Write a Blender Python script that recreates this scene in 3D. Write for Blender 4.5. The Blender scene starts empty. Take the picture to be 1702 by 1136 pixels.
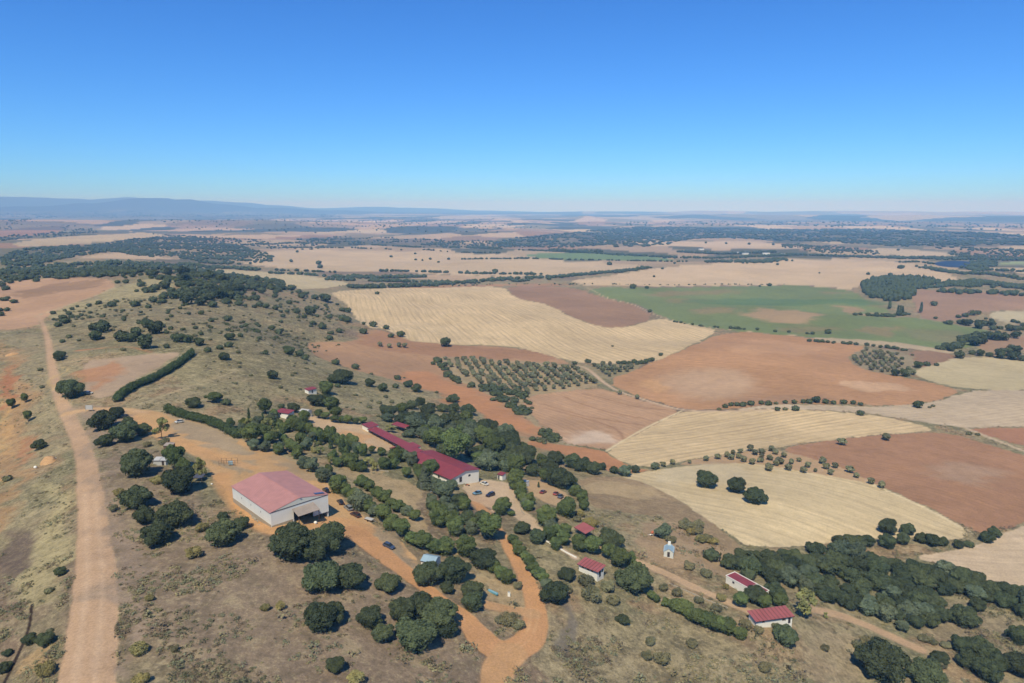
import bpy, math, random
import numpy as np
R = math.radians
rng = np.random.default_rng(7)
random.seed(7)
sc = bpy.context.scene
COL = sc.collection

# ------------------------------------------------------------------ camera
CAMZ, FPX, CX, CY, PITCH = 100.0, 1135.0, 851.0, 568.0, R(10.9)
cd = bpy.data.cameras.new('camera'); cam = bpy.data.objects.new('camera', cd); COL.objects.link(cam)
cam.location = (0, 0, CAMZ); cam.rotation_euler = (R(90) - PITCH, 0, 0)
cd.sensor_width = 36; cd.lens = FPX / 1702 * 36; cd.clip_start = 1; cd.clip_end = 120000
sc.camera = cam
# ------------------------------------------------------------------ sky, sun, exposure
SUN_AZ, SUN_EL = 194.0, 54.0            # compass bearing of the sun from +Y, clockwise
w = bpy.data.worlds.new('World'); sc.world = w; w.use_nodes = True
nt = w.node_tree; nt.nodes.clear()
sky = nt.nodes.new('ShaderNodeTexSky'); sky.sky_type = 'NISHITA'; sky.sun_disc = False
sky.sun_elevation = R(SUN_EL); sky.sun_rotation = R(SUN_AZ)
sky.altitude = 900; sky.air_density = 1.0; sky.dust_density = 0.0; sky.ozone_density = 4.0
bg = nt.nodes.new('ShaderNodeBackground'); bg.inputs['Strength'].default_value = 0.125
wo = nt.nodes.new('ShaderNodeOutputWorld')
tint = nt.nodes.new('ShaderNodeMix'); tint.data_type = 'RGBA'; tint.blend_type = 'MULTIPLY'; tint.inputs[0].default_value = 1.0
tint.inputs[7].default_value = (0.34, 0.67, 1.10, 1)
hs = nt.nodes.new('ShaderNodeHueSaturation'); hs.inputs['Saturation'].default_value = 1.12
nt.links.new(sky.outputs[0], hs.inputs['Color']); nt.links.new(hs.outputs[0], tint.inputs[6]); nt.links.new(tint.outputs[2], bg.inputs[0]); nt.links.new(bg.outputs[0], wo.inputs[0])
ld = bpy.data.lights.new('sun', 'SUN'); ld.energy = 4.1; ld.angle = R(0.5); ld.color = (1.0, 0.95, 0.87)
sun = bpy.data.objects.new('sun', ld); COL.objects.link(sun)
sun.rotation_euler = (R(90 - SUN_EL), 0, R(180 - SUN_AZ))
sun.location = (0, -50, 300)
sc.view_settings.view_transform = 'Standard'; sc.view_settings.look = 'None'
sc.view_settings.gamma = 1; sc.view_settings.use_curve_mapping = False
sc.view_settings.exposure = 0.20
sc.cycles.use_denoising = True
sc.cycles.max_bounces = 5; sc.cycles.diffuse_bounces = 2; sc.cycles.volume_bounces = 0
sc.cycles.transparent_max_bounces = 8
HAZE = dict(density=8.0e-5, color=(0.23, 0.58, 1.0), aniso=-0.35)

# ------------------------------------------------------------------ maths helpers
def hash2(ix, iy, s):
    h = (ix.astype(np.int64) * 374761393 + iy.astype(np.int64) * 668265263 + s * 1442695041) & 0xffffffff
    h = ((h ^ (h >> 13)) * 1274126177) & 0xffffffff
    return ((h ^ (h >> 16)) & 0xffff) / 65535.0
def vnoise(x, y, s=0):
    ix = np.floor(x); iy = np.floor(y); fx = x - ix; fy = y - iy
    fx = fx * fx * (3 - 2 * fx); fy = fy * fy * (3 - 2 * fy)
    a = hash2(ix, iy, s); b = hash2(ix + 1, iy, s); c = hash2(ix, iy + 1, s); d = hash2(ix + 1, iy + 1, s)
    return (a + (b - a) * fx) * (1 - fy) + (c + (d - c) * fx) * fy
def fbm(x, y, o=4, s=0):
    v = 0; a = 1.0; t = 0
    for k in range(o):
        v = v + a * vnoise(x * 2 ** k + 17.3 * k, y * 2 ** k - 9.1 * k, s + k); t += a; a *= 0.5
    return v / t                         # 0..1
def sstep(a, b, x):
    t = np.clip((x - a) / (b - a), 0, 1); return t * t * (3 - 2 * t)
def chaikin(P, n=2, closed=True):
    P = np.array(P, float)
    for _ in range(n):
        if closed:
            Q = np.roll(P, -1, 0); P = np.stack([.75 * P + .25 * Q, .25 * P + .75 * Q], 1).reshape(-1, P.shape[1])
        else:
            a, b = P[:-1], P[1:]; M = np.stack([.75 * a + .25 * b, .25 * a + .75 * b], 1).reshape(-1, P.shape[1])
            P = np.vstack([P[:1], M, P[-1:]])
    return P
def seg_dist(x, y, P, closed=False):
    best = np.full(x.shape, 1e18); par = np.zeros(x.shape)
    n = len(P)
    for i in range(n if closed else n - 1):
        a = P[i]; b = P[(i + 1) % n]; dx, dy = b[0] - a[0], b[1] - a[1]; L = dx * dx + dy * dy + 1e-9
        t = np.clip(((x - a[0]) * dx + (y - a[1]) * dy) / L, 0, 1)
        d = (x - a[0] - t * dx) ** 2 + (y - a[1] - t * dy) ** 2
        m = d < best; best = np.where(m, d, best); par = np.where(m, i + t, par)
    return np.sqrt(best), par
def inside(x, y, P):
    r = np.zeros(x.shape, bool); n = len(P)
    for i in range(n):
        x1, y1 = P[i][:2]; x2, y2 = P[(i + 1) % n][:2]
        if y1 == y2: continue
        c = ((y1 > y) != (y2 > y)) & (x < (x2 - x1) * (y - y1) / (y2 - y1) + x1)
        r ^= c
    return r
def lin(c):
    c = np.array(c, float) / 255; return np.where(c <= .04045, c / 12.92, ((c + .055) / 1.055) ** 2.4)
EXPO = 1.22                               # sunlit ground: radiance per unit of albedo
def alb(*c):
    v = lin(c) / EXPO; k = min(max(((v[0] - v[1]) / max(v[0], .01) - .3) / .2, 0), 1); v = v * np.array([1, 1 + .10 * k, 1 - .14 * k]); g = v @ np.array([.3, .59, .11]); return tuple(np.clip((g + (v - g) * .82) * np.array([1.04, .99, .75]), 0.004, 0.85))

# ------------------------------------------------------------------ terrain heights
cp, sp = math.cos(PITCH), math.sin(PITCH)
def rays(px, py):
    u = (np.asarray(px, float) - CX) / FPX; v = (CY - np.asarray(py, float)) / FPX
    return np.stack([u, cp + v * sp, -sp + v * cp], -1)
def at_z(px, py, z):
    d = rays(px, py); t = (z - CAMZ) / d[..., 2]
    return np.stack([d[..., 0] * t, d[..., 1] * t, np.full_like(t, z)], -1)
# known heights: (pixel x, pixel y, height) - ridge on the left, valley falling away to the right
HP = [(140, 1130, 0), (145, 950, 0), (150, 800, 0), (95, 660, -2), (70, 560, -3), (20, 520, -5), (120, 480, 1), (10, 700, -9),
      (10, 900, -8), (10, 1120, -5), (320, 1100, -1), (320, 900, 0), (330, 720, -2), (500, 1100, -4), (470, 880, 0), (650, 1100, -8),
      (640, 920, -6), (850, 1110, -15), (850, 1000, -15), (560, 720, -12), (450, 660, -9), (420, 560, -3), (330, 500, 4), (250, 455, 8),
      (560, 520, -25), (600, 600, -32), (520, 575, -28), (700, 760, -16), (720, 680, -30), (800, 830, -16), (920, 830, -19), (820, 700, -34),
      (900, 760, -30), (985, 945, -18), (1100, 1000, -24), (1100, 1130, -26), (1285, 1030, -27), (1235, 965, -28), (1110, 910, -24), (1000, 860, -23),
      (1100, 830, -30), (1400, 1120, -36), (1450, 960, -42), (1600, 950, -42), (1690, 1100, -44), (1300, 830, -34), (1200, 790, -36), (1600, 800, -42),
      (1050, 700, -43), (1300, 700, -44), (1650, 680, -50), (880, 620, -47), (750, 600, -44), (740, 575, -46), (1250, 610, -46), (1100, 640, -50),
      (800, 510, -55), (650, 490, -56), (620, 530, -48), (1000, 520, -58), (1300, 520, -66), (1580, 560, -64), (1690, 560, -64), (1490, 490, -72),
      (1650, 480, -74), (1000, 455, -78), (1300, 450, -78), (700, 460, -76), (450, 460, -62), (700, 425, -80), (1100, 420, -82), (1600, 425, -82),
      (400, 425, -70), (200, 440, -22), (60, 445, -28), (100, 420, -38), (20, 405, -40), (500, 405, -88), (900, 408, -88), (1650, 372, -95),
      (1200, 366, -92), (800, 385, -80), (500, 385, -84), (250, 385, -70), (30, 390, -50), (200, 365, -70), (600, 362, -60), (1000, 360, -60),
      (20, 365, -60), (1400, 360, -80), (300, 354, -30), (900, 354, -30), (1400, 353.5, -30), (20, 354, -30)]
def toq(x, y):
    r = np.hypot(x, y); return np.stack([np.arctan2(x, y) * 1.9, np.log(np.maximum(r, 25))], -1)
hp = np.array(HP, float); hw = at_z(hp[:, 0], hp[:, 1], 0.0)
_d = rays(hp[:, 0], hp[:, 1]); _t = (hp[:, 2] - CAMZ) / _d[:, 2]; hw = _d * _t[:, None]
C = toq(hw[:, 0], hw[:, 1])
def phi(A, B):
    r2 = ((A[:, None, :] - B[None]) ** 2).sum(-1) + 1e-3; return np.sqrt(r2)
K = phi(C, C) + 0.02 * np.eye(len(C)); Pm = np.hstack([np.ones((len(C), 1)), C])
A = np.block([[K, Pm], [Pm.T, np.zeros((3, 3))]])
sol = np.linalg.solve(A, np.concatenate([hp[:, 2], np.zeros(3)]))
def rbf(x, y):
    q = toq(x.ravel(), y.ravel()); out = np.empty(len(q))
    for i in range(0, len(q), 60000):
        b = q[i:i + 60000]; out[i:i + 60000] = phi(b, C) @ sol[:-3] + sol[-3] + b @ sol[-2:]
    return out.reshape(x.shape)
# ridges and hills: crest points (pixel x, crest pixel y, crest height), half width in metres, kind
def crest(pts):
    a = np.array(pts, float); d = rays(a[:, 0], a[:, 1])
    if a.shape[1] == 4: t = a[:, 3] / np.hypot(d[:, 0], d[:, 1])           # a distance is given
    else: t = (a[:, 2] - CAMZ) / d[:, 2]
    return d * t[:, None]
HILLS = [
    (crest([(-60, 397, 0), (60, 402, 0), (150, 405, 2), (240, 392, 2), (320, 392, 0), (400, 405, -12), (470, 432, -45)]), 330),
    (crest([(150, 462, 6), (200, 452, 8), (260, 446, 8), (330, 462, 2), (400, 486, -8)]), 130),
    (crest([(-80, 362, 0, 3600), (30, 363, 0, 3700), (110, 372, 0, 3600), (180, 384, 0, 3100)]), 380),
    (crest([(20, 383, 0, 2700), (150, 388, 0, 2700), (230, 386, 0, 2500)]), 200),
    # wooded range across the right half of the view
    (crest([(790, 402, 0, 4000), (880, 392, 0, 4300), (960, 384, 0, 4400), (1050, 375, 0, 4500), (1150, 376, 0, 4500), (1200, 378, 0, 4400), (1300, 380, 0, 4300),
            (1400, 379, 0, 4300), (1500, 380, 0, 4200), (1600, 384, 0, 4100), (1710, 391, 0, 4000), (1800, 396, 0, 3900)]), 420),
    (crest([(1380, 412, 0, 3300), (1420, 408, 0, 3300), (1450, 416, 0, 3200)]), 90),
    (crest([(1590, 408, 0, 3300), (1640, 404, 0, 3350), (1720, 408, 0, 3300)]), 120),
    # plateau edges further out
    (crest([(-100, 350, 0, 9000), (60, 349.5, 0, 9000), (200, 351, 0, 9000), (420, 352, 0, 8600), (560, 355, 0, 8200), (600, 358, 0, 8000)]), 900),
    (crest([(560, 361, 0, 6800), (680, 359, 0, 6800), (800, 364, 0, 6600), (960, 366, 0, 6500)]), 450),
    (crest([(640, 370, 0, 5200), (760, 368, 0, 5200), (830, 372, 0, 5200)]), 260),
    (crest([(180, 366, 0, 6200), (300, 364, 0, 6200), (430, 366, 0, 6000)]), 500),
    (crest([(930, 355, 0, 12500), (975, 349.5, 0, 12500), (1010, 354, 0, 12500)]), 500),
    (crest([(1100, 351, 0, 17000), (1250, 349.5, 0, 17000), (1420, 351, 0, 17000), (1600, 350, 0, 16500), (1750, 351, 0, 16000)]), 1200),
    # mesa skyline and the blue mountains
    (crest([(860, 349, 0, 27000), (1000, 347.5, 0, 27000), (1130, 348, 0, 27000), (1180, 346, 0, 26000), (1300, 347, 0, 26000), (1450, 346.5, 0, 26000), (1600, 347, 0, 26000), (1850, 347.5, 0, 26000)]), 1800),
    (crest([(-200, 330, 0, 30000), (20, 323, 0, 31000), (90, 324.5, 0, 31000), (160, 325, 0, 31000), (235, 324.5, 0, 31000), (330, 328, 0, 31000), (400, 331, 0, 31000), (450, 337, 0, 31000), (520, 342, 0, 31000), (640, 341, 0, 32000), (720, 343, 0, 32000), (800, 347, 0, 32000)]), 2600),
    (crest([(-100, 340, 0, 24000), (60, 337, 0, 24000), (150, 332, 0, 24000), (210, 327, 0, 24000), (260, 325.5, 0, 24000), (310, 329, 0, 24000), (370, 335, 0, 24000), (450, 341, 0, 24000), (560, 345, 0, 24000)]), 1500),
]
def height(x, y):
    z = rbf(x, y); r = np.hypot(x, y)
    z = z + (fbm(x / 230, y / 230, 2, 5) - .5) * sstep(250, 900, r) * 20 + (fbm(x / 75, y / 75, 3, 6) - .5) * sstep(220, 450, r) * sstep(1500, 700, r) * sstep(80, -60, x) * 8
    z = z + (fbm(x / 900, y / 900, 3, 9) - .5) * sstep(2500, 6000, r) * 50
    for P, wd in HILLS:
        lo = P[:, :2].min(0) - wd * 3.2; hi = P[:, :2].max(0) + wd * 3.2
        m = (x > lo[0]) & (x < hi[0]) & (y > lo[1]) & (y < hi[1])
        if not m.any(): continue
        xx, yy = x[m], y[m]; d, t = seg_dist(xx, yy, P)
        i = np.clip(t.astype(int), 0, len(P) - 2); f = t - i; f = f * f * (3 - 2 * f); zc = P[i, 2] * (1 - f) + P[i + 1, 2] * f
        n = fbm(xx / wd * 1.6, yy / wd * 1.6, 4, 3) - .5
        dd = d / wd * (1 + 0.5 * n)
        g = np.exp(-dd ** 2 * 1.0) if wd < 1000 else 1 / (1 + dd ** 2.4)
        zz = z[m]; amp = np.maximum(zc - zz, 0)
        z[m] = zz + amp * g * (1 + (.16 if wd < 1000 else .5) * n * (np.minimum(1, dd * 2) if wd < 1000 else 1))
    # near relief: quarry banks left of the road, ploughed terrace behind the camp
    near = sstep(900, 200, r)
    z = z + near * (fbm(x / 22, y / 22, 3, 21) - .5) * 1.6
    return z
# polar lattice: fine where the view looks, coarse beyond
yy = np.concatenate([np.array([1250, 1000]), np.arange(880, 30, -1.45)])
rr = 118.0 / (yy / FPX)
rr = np.concatenate([[45, 60, 75, 90], rr * 1.0, np.geomspace(rr[-1] * 1.012, 46000, 150)])
rr = np.unique(np.concatenate([rr[rr < 130][::1], rr[rr >= 130]]))
az = np.concatenate([np.linspace(-100, -45, 24)[:-1], np.arange(-45, 45.01, 0.105), np.linspace(45, 100, 24)[1:]])
azr = np.radians(az)
GA, GR = np.meshgrid(azr, rr); GX = GR * np.sin(GA); GY = GR * np.cos(GA)
GZ = height(GX, GY)
lnr = np.log(rr)
def gz(x, y):
    x = np.asarray(x, float); y = np.asarray(y, float)
    r = np.clip(np.hypot(x, y), rr[0], rr[-1] * .999); a = np.clip(np.arctan2(x, y), azr[0], azr[-1] - 1e-6)
    i = np.clip(np.searchsorted(rr, r) - 1, 0, len(rr) - 2); j = np.clip(np.searchsorted(azr, a) - 1, 0, len(azr) - 2)
    fi = (r - rr[i]) / (rr[i + 1] - rr[i]); fj = (a - azr[j]) / (azr[j + 1] - azr[j])
    return (GZ[i, j] * (1 - fj) + GZ[i, j + 1] * fj) * (1 - fi) + (GZ[i + 1, j] * (1 - fj) + GZ[i + 1, j + 1] * fj) * fi
def ground(px, py):
    """points of the ground seen at these pixels: first hit of each view ray"""
    d = rays(np.atleast_1d(px), np.atleast_1d(py)); h = np.hypot(d[:, 0], d[:, 1]); n = len(d)
    ts = np.geomspace(90, 44000, 1100); lo = np.full(n, np.nan); hi = np.full(n, np.nan); done = np.zeros(n, bool); prev = ts[0]
    for t in ts[1:]:
        k = ~done; q = d[k] * (t / h[k])[:, None]; hit = (CAMZ + q[:, 2]) < gz(q[:, 0], q[:, 1])
        idx = np.where(k)[0][hit]; lo[idx] = prev; hi[idx] = t; done[idx] = True; prev = t
        if done.all(): break
    lo = np.where(done, lo, 30000); hi = np.where(done, hi, 30001)
    for _ in range(14):
        m = (lo + hi) / 2; q = d * (m / h)[:, None]; b = (CAMZ + q[:, 2]) < gz(q[:, 0], q[:, 1]); hi = np.where(b, m, hi); lo = np.where(b, lo, m)
    q = d * (hi / h)[:, None]; q[:, 2] = gz(q[:, 0], q[:, 1]); return q
def G1(px, py): return ground([px], [py])[0]
# ------------------------------------------------------------------ what covers the ground
gx, gy = GX.ravel(), GY.ravel(); gr = np.hypot(gx, gy); N = len(gx)
lg = np.log(gr); qa = np.arctan2(gx, gy)
colr = np.zeros((N, 3)); scrub = np.ones(N); fld = np.stack([gx, gy, np.zeros(N)], 1); ids = np.zeros(N, np.int32)
def rough(s, sc_, o=4): return fbm(gx / sc_, gy / sc_, o, s)
# dry grassland: straw, olive and grey-green patches over brown soil
n1 = rough(40, 60); n2 = rough(41, 14); n3 = rough(42, 160)
c0 = np.array(alb(152, 138, 106)); c1 = np.array(alb(128, 124, 92)); c2 = np.array(alb(158, 130, 102)); c3 = np.array(alb(134, 112, 98))
colr[:] = c0
for cc, nn, a, b in ((c1, n1, .48, .62), (c2, n2, .52, .66), (c3, n3, .55, .7)):
    m = sstep(a, b, nn)[:, None]; colr = colr * (1 - m) + cc * m
names = ['ground']; kinds = ['ground']; FLOOR = (92, 90, 68)
# country beyond 2.6 km: a patchwork of fields, scrub and woods
def patchwork(size, seed, r0, r1, pal):
    global colr
    wx = gx + (fbm(gx / size / 1.5, gy / size / 1.5, 3, seed) - .5) * size * 1.3; wy = gy * .55 + (fbm(gx / size / 1.5, gy / size / 1.5, 3, seed + 9) - .5) * size
    m = (gr > r0 * .8) & (gr < r1 * 1.25); idx = np.where(m)[0]; X = wx[idx] / size; Y = wy[idx] / size
    ix = np.floor(X); iy = np.floor(Y); best = np.full(len(idx), 9.); cid = np.zeros(len(idx))
    for dx in (-1, 0, 1):
        for dy in (-1, 0, 1):
            cx_, cy_ = ix + dx, iy + dy; d = (cx_ + hash2(cx_, cy_, seed) - X) ** 2 + (cy_ + hash2(cx_, cy_, seed + 1) - Y) ** 2
            k = d < best; best = np.where(k, d, best); cid = np.where(k, hash2(cx_, cy_, seed + 2), cid)
    pc = np.array([alb(*p) for p in pal]); c = pc[np.minimum((cid * len(pal)).astype(int), len(pal) - 1)]
    a = (sstep(r0 * .85, r0, gr[idx]) * sstep(r1 * 1.2, r1, gr[idx]))[:, None]
    colr[idx] = colr[idx] * (1 - a) + c * a; scrub[idx] *= (1 - .75 * a[:, 0])
patchwork(330, 60, 2500, 6500, [(188, 160, 130), (196, 168, 136), (160, 122, 104), (172, 146, 118), (116, 112, 86), (178, 154, 122), (140, 126, 98), (150, 120, 100), (96, 96, 72)])
patchwork(520, 70, 6000, 14000, [(196, 174, 140), (178, 154, 126), (160, 134, 112), (84, 88, 70), (140, 134, 106), (204, 182, 148), (108, 106, 84), (188, 160, 128)])
patchwork(1500, 75, 14000, 50000, [(158, 152, 122), (134, 130, 104), (78, 86, 70), (120, 120, 96), (176, 166, 136), (90, 94, 78)])
m = sstep(20500, 22500, gr)[:, None] * (qa < .1)[:, None]; colr = colr * (1 - m) + np.array(alb(78, 78, 70)) * m

def w_of(pts, n=2, closed=True):
    p = np.array(pts, float); p = chaikin(p, n, closed); g = ground(p[:, 0], p[:, 1]); return g
def paint(name, pts, c, kind=None, soft=1.0, scr=0.0, rows=None, n=2, world=None, wob=1.0, var=.16, own=True, op=1.0):
    """cover the ground inside an outline; soft = edge width in picture points, rows = (x1,y1,x2,y2,spacing) a tilled direction"""
    P = w_of(pts, n)[:, :2] if world is None else world
    cen = np.hypot(*P.mean(0)); e = soft * np.maximum(gr, 60) / FPX * 1.0
    pad = max(3, cen / 200 * soft)
    idx = np.where((gx > P[:, 0].min() - pad) & (gx < P[:, 0].max() + pad) & (gy > P[:, 1].min() - pad) & (gy < P[:, 1].max() + pad))[0]
    X, Y = gx[idx], gy[idx]; k = cen / 300
    if not own: wob = 3.5; X = X + (fbm(X / (25 * k), Y / (25 * k), 3, 87) - .5) * 22 * k; Y = Y + (fbm(X / (25 * k) + 50, Y / (25 * k), 3, 88) - .5) * 22 * k; e = e * 1.5
    X = X + (fbm(X / (6 * k), Y / (6 * k), 3, 77) - .5) * 3.0 * k * wob; Y = Y + (fbm(X / (6 * k) + 50, Y / (6 * k), 3, 78) - .5) * 3.0 * k * wob
    d, _ = seg_dist(X, Y, P, True); s = np.where(inside(X, Y, P), d, -d); e = e[idx]
    put(name, idx, sstep(-e, e, s) * op, c, kind, scr, rows, var, own)
def put(name, idx, a, c, kind, scr, rows, var, own):
    sz = max(40, np.median(gr[idx]) * .09) if len(idx) else 40; nz = fbm(gx[idx] / sz, gy[idx] / sz, 5, len(names) + int(idx[0] if len(idx) else 0) % 97) - .5
    C3 = np.array(alb(*c))[None] * (1 + nz[:, None] * var * 2.2)
    A = a[:, None]; colr[idx] = colr[idx] * (1 - A) + C3 * A; scrub[idx] = scrub[idx] * (1 - a) + scr * a
    on = idx[a > .5]
    if own:
        names.append(name); kinds.append(kind); ids[on] = len(names) - 1
    if rows is not None:
        g = ground([rows[0], rows[2]], [rows[1], rows[3]]); d = g[1, :2] - g[0, :2]; d /= np.hypot(*d)
        across = (gx[on] * d[1] - gy[on] * d[0]); along = gx[on] * d[0] + gy[on] * d[1]
        bend = rows[5] if len(rows) > 5 else 14
        across = across + (vnoise(along / 90, across / 200, 31) - .5) * bend
        fld[on, 0] = across / rows[4]; fld[on, 1] = along / rows[4]; fld[on, 2] = rows[6] if len(rows) > 6 else 1
    else: fld[on, 2] = 0
def track(name, pts, c, soft=1.0, scr=0.0, n=2, var=.06, own=True, op=1.0, wob=.5):
    """a road or track along a centre line: (pixel x, pixel y, width in metres)"""
    p = chaikin(np.array(pts, float), n, False); g = ground(p[:, 0], p[:, 1])[:, :2]; wd = p[:, 2] / 2
    pad = wd.max() + 4
    idx = np.where((gx > g[:, 0].min() - pad) & (gx < g[:, 0].max() + pad) & (gy > g[:, 1].min() - pad) & (gy < g[:, 1].max() + pad))[0]
    X, Y = gx[idx], gy[idx]; d, t = seg_dist(X, Y, g); i = np.clip(t.astype(int), 0, len(g) - 2); f = t - i
    ww = wd[i] * (1 - f) + wd[i + 1] * f + (fbm(X / 5, Y / 5, 3, 5) - .5) * wob * 2
    e = soft * np.maximum(gr[idx], 60) / FPX * 1.6
    put(name, idx, sstep(e, -e, d - ww) * op, c, name, scr, None, var, own)

STUB = (209, 181, 140); PLO = (168, 120, 98); RED = (187, 124, 92); ORA = (203, 150, 112); TAN = (186, 160, 134)
# --- ridge and slope tones
paint('slope', [(0, 548), (60, 545), (100, 560), (130, 590), (60, 1136), (0, 1136)], (152, 140, 110), own=False, soft=14, scr=.8, op=.7)
paint('slope', [(150, 560), (300, 575), (560, 600), (700, 650), (760, 690), (650, 690), (520, 660), (420, 680), (330, 640), (160, 620)], (150, 142, 104), own=False, soft=16, scr=1, op=.6)
paint('slope', [(205, 690), (130, 700), (190, 1136), (820, 1136), (760, 1060), (640, 960), (560, 900), (360, 900), (330, 820), (230, 740)], (142, 122, 106), own=False, soft=12, scr=.7, op=.8)
paint('slope', [(940, 990), (1050, 1010), (1250, 1090), (1430, 1136), (860, 1136), (900, 1060)], (152, 138, 106), own=False, soft=10, scr=1.2, op=.8)
paint('slope', [(1320, 1040), (1420, 1060), (1600, 1136), (1350, 1136), (1300, 1090)], (165, 145, 116), own=False, soft=8, scr=.8, op=.8)
paint('slope', [(1500, 1020), (1600, 1000), (1702, 1060), (1702, 1136), (1600, 1136)], (140, 124, 102), own=False, soft=8, scr=.7, op=.8)
paint('slope', [(0, 560), (40, 570), (42, 640), (55, 700), (70, 745), (30, 800), (50, 850), (0, 960)], (176, 128, 98), own=False, soft=8, scr=.4, op=.75)
paint('slope', [(0, 610), (28, 610), (38, 640), (28, 675), (0, 680)], (172, 100, 72), own=False, soft=4, scr=.3, op=.8)
paint('slope', [(0, 640), (14, 700), (18, 780), (0, 830)], (205, 150, 100), own=False, soft=5, scr=.2, op=.7)
paint('slope', [(0, 880), (60, 870), (68, 900), (40, 960), (0, 1010)], (108, 90, 86), own=False, soft=8, scr=.4, op=.85)
paint('slope', [(38, 720), (60, 710), (72, 740), (55, 770), (36, 760)], (180, 115, 86), own=False, soft=4, scr=.3, op=.7)
paint('slope', [(62, 800), (100, 790), (122, 850), (120, 960), (80, 1010), (40, 1000), (60, 920), (84, 850)], (176, 162, 118), own=False, soft=8, scr=.7, op=.75)
paint('slope', [(60, 1075), (95, 1070), (90, 1100), (50, 1130), (40, 1110)], (190, 150, 108), own=False, soft=5, scr=.3, op=.7)
paint('slope', [(200, 470), (290, 452), (300, 478), (215, 492)], (172, 160, 116), own=False, soft=3, scr=.7, op=.8)
paint('slope', [(150, 480), (230, 478), (290, 498), (200, 512), (100, 545), (80, 540), (120, 508)], (170, 158, 116), own=False, soft=3, scr=.9, op=.8)
track('bank', [(130, 583, 5), (180, 578, 4), (215, 576, 3), (250, 585, 4)], (196, 124, 90), own=False, soft=2)
paint('slope', [(80, 545), (110, 515), (230, 490), (330, 500), (480, 500), (600, 550), (510, 580), (560, 620), (640, 650), (560, 660), (430, 640), (330, 600), (180, 575), (110, 580)], (128, 120, 88), own=False, soft=14, scr=1.3, op=.6)
# --- ridge field and lot
paint('ploughed_field', [(-40, 476), (25, 468), (100, 461), (183, 463), (193, 475), (160, 492), (110, 508), (66, 532), (58, 545), (-40, 552)], (186, 142, 122), 'ploughed_field', rows=(0, 530, 150, 485, 3, 3, .4))
paint('x', [(33, 492), (50, 479), (100, 472), (140, 472), (170, 475), (130, 483), (80, 487), (46, 498)], (140, 108, 88), own=False, soft=3, op=.6)
paint('earth_lot', [(138, 606), (145, 600), (200, 594), (288, 584), (300, 588), (262, 612), (205, 640), (185, 662), (150, 662), (142, 640)], (176, 150, 128), 'earth_lot', scr=.2, soft=2)
paint('x', [(138, 612), (160, 610), (192, 617), (180, 632), (165, 648), (148, 648)], (186, 122, 90), own=False, soft=6, op=.75)
# --- the yard round the warehouse
paint('earth_yard', [(200, 680), (255, 682), (330, 702), (392, 728), (440, 748), (500, 772), (545, 800), (575, 840), (605, 862), (640, 885), (700, 930), (690, 950), (640, 925), (600, 905), (555, 885),
      (505, 884), (440, 892), (405, 860), (372, 820), (356, 790), (330, 760), (270, 738), (225, 705)], (200, 152, 114), 'earth_yard', soft=2, scr=.05)
paint('x', [(255, 690), (300, 694), (370, 716), (420, 745), (400, 758), (350, 745), (300, 722), (262, 708)], (164, 146, 124), own=False, soft=4, scr=.2, op=.85)
paint('x', [(345, 770), (395, 762), (440, 772), (420, 785), (360, 786)], (160, 146, 124), own=False, soft=4, scr=.2, op=.7)
paint('x', [(440, 755), (500, 775), (545, 805), (530, 800), (480, 785)], (170, 144, 118), own=False, soft=3, scr=.2, op=.7)
paint('x', [(618, 868), (645, 880), (700, 925), (735, 960), (715, 965), (670, 930), (628, 895), (604, 872)], (150, 132, 112), own=False, soft=4, scr=.4, op=.9)
track('x', [(600, 880, 9), (560, 865, 9), (520, 880, 8), (450, 885, 7), (400, 848, 6), (368, 805, 6), (370, 790, 7)], (205, 144, 102), own=False, soft=4, op=.75)
track('x', [(215, 690, 4), (262, 718, 6), (330, 752, 9), (420, 778, 5)], (206, 148, 108), own=False, soft=3, op=.7)
# --- camp ground between the hedges
paint('x', [(560, 775), (600, 772), (640, 785), (690, 810), (708, 840), (716, 870), (735, 905), (760, 935), (800, 965), (855, 985), (885, 1005), (868, 1025), (820, 1008), (790, 990), (760, 955), (735, 925), (690, 870), (640, 820), (600, 800)], (178, 152, 114), own=False, soft=4, scr=.5, op=.9)
paint('courtyard', [(497, 690), (540, 692), (580, 702), (605, 706), (665, 742), (655, 748), (618, 752), (575, 722), (535, 716), (515, 702)], (196, 164, 134), 'courtyard', soft=2)
paint('x', [(555, 714), (600, 716), (632, 735), (625, 750), (600, 738)], (205, 148, 108), own=False, soft=3, op=.8)
paint('x', [(860, 735), (880, 730), (900, 740), (880, 760)], (180, 140, 110), own=False, soft=3, op=.6)
paint('x', [(500, 640), (510, 655), (502, 685), (515, 690), (508, 660)], (180, 140, 112), own=False, soft=3, op=.7)
paint('x', [(425, 750), (450, 745), (555, 790), (545, 800), (480, 775)], (170, 148, 118), own=False, soft=3, op=.6)
# --- bare ground and dry grass below the parking area
paint('x', [(1040, 885), (1085, 868), (1150, 870), (1165, 900), (1200, 935), (1225, 960), (1150, 955), (1080, 935), (1030, 915)], (172, 142, 116), own=False, soft=4, scr=.3, op=.9)
paint('dry_meadow', [(955, 796), (1010, 792), (1060, 796), (1110, 820), (1160, 852), (1202, 884), (1240, 912), (1225, 925), (1180, 905), (1130, 868), (1050, 852), (985, 846), (975, 825)], (158, 132, 104), 'dry_meadow', soft=2, scr=.5)
paint('x', [(960, 797), (1010, 794), (1080, 806), (1110, 825), (1040, 820), (985, 822)], (182, 156, 118), own=False, soft=5, scr=.2, op=.8)
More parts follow.
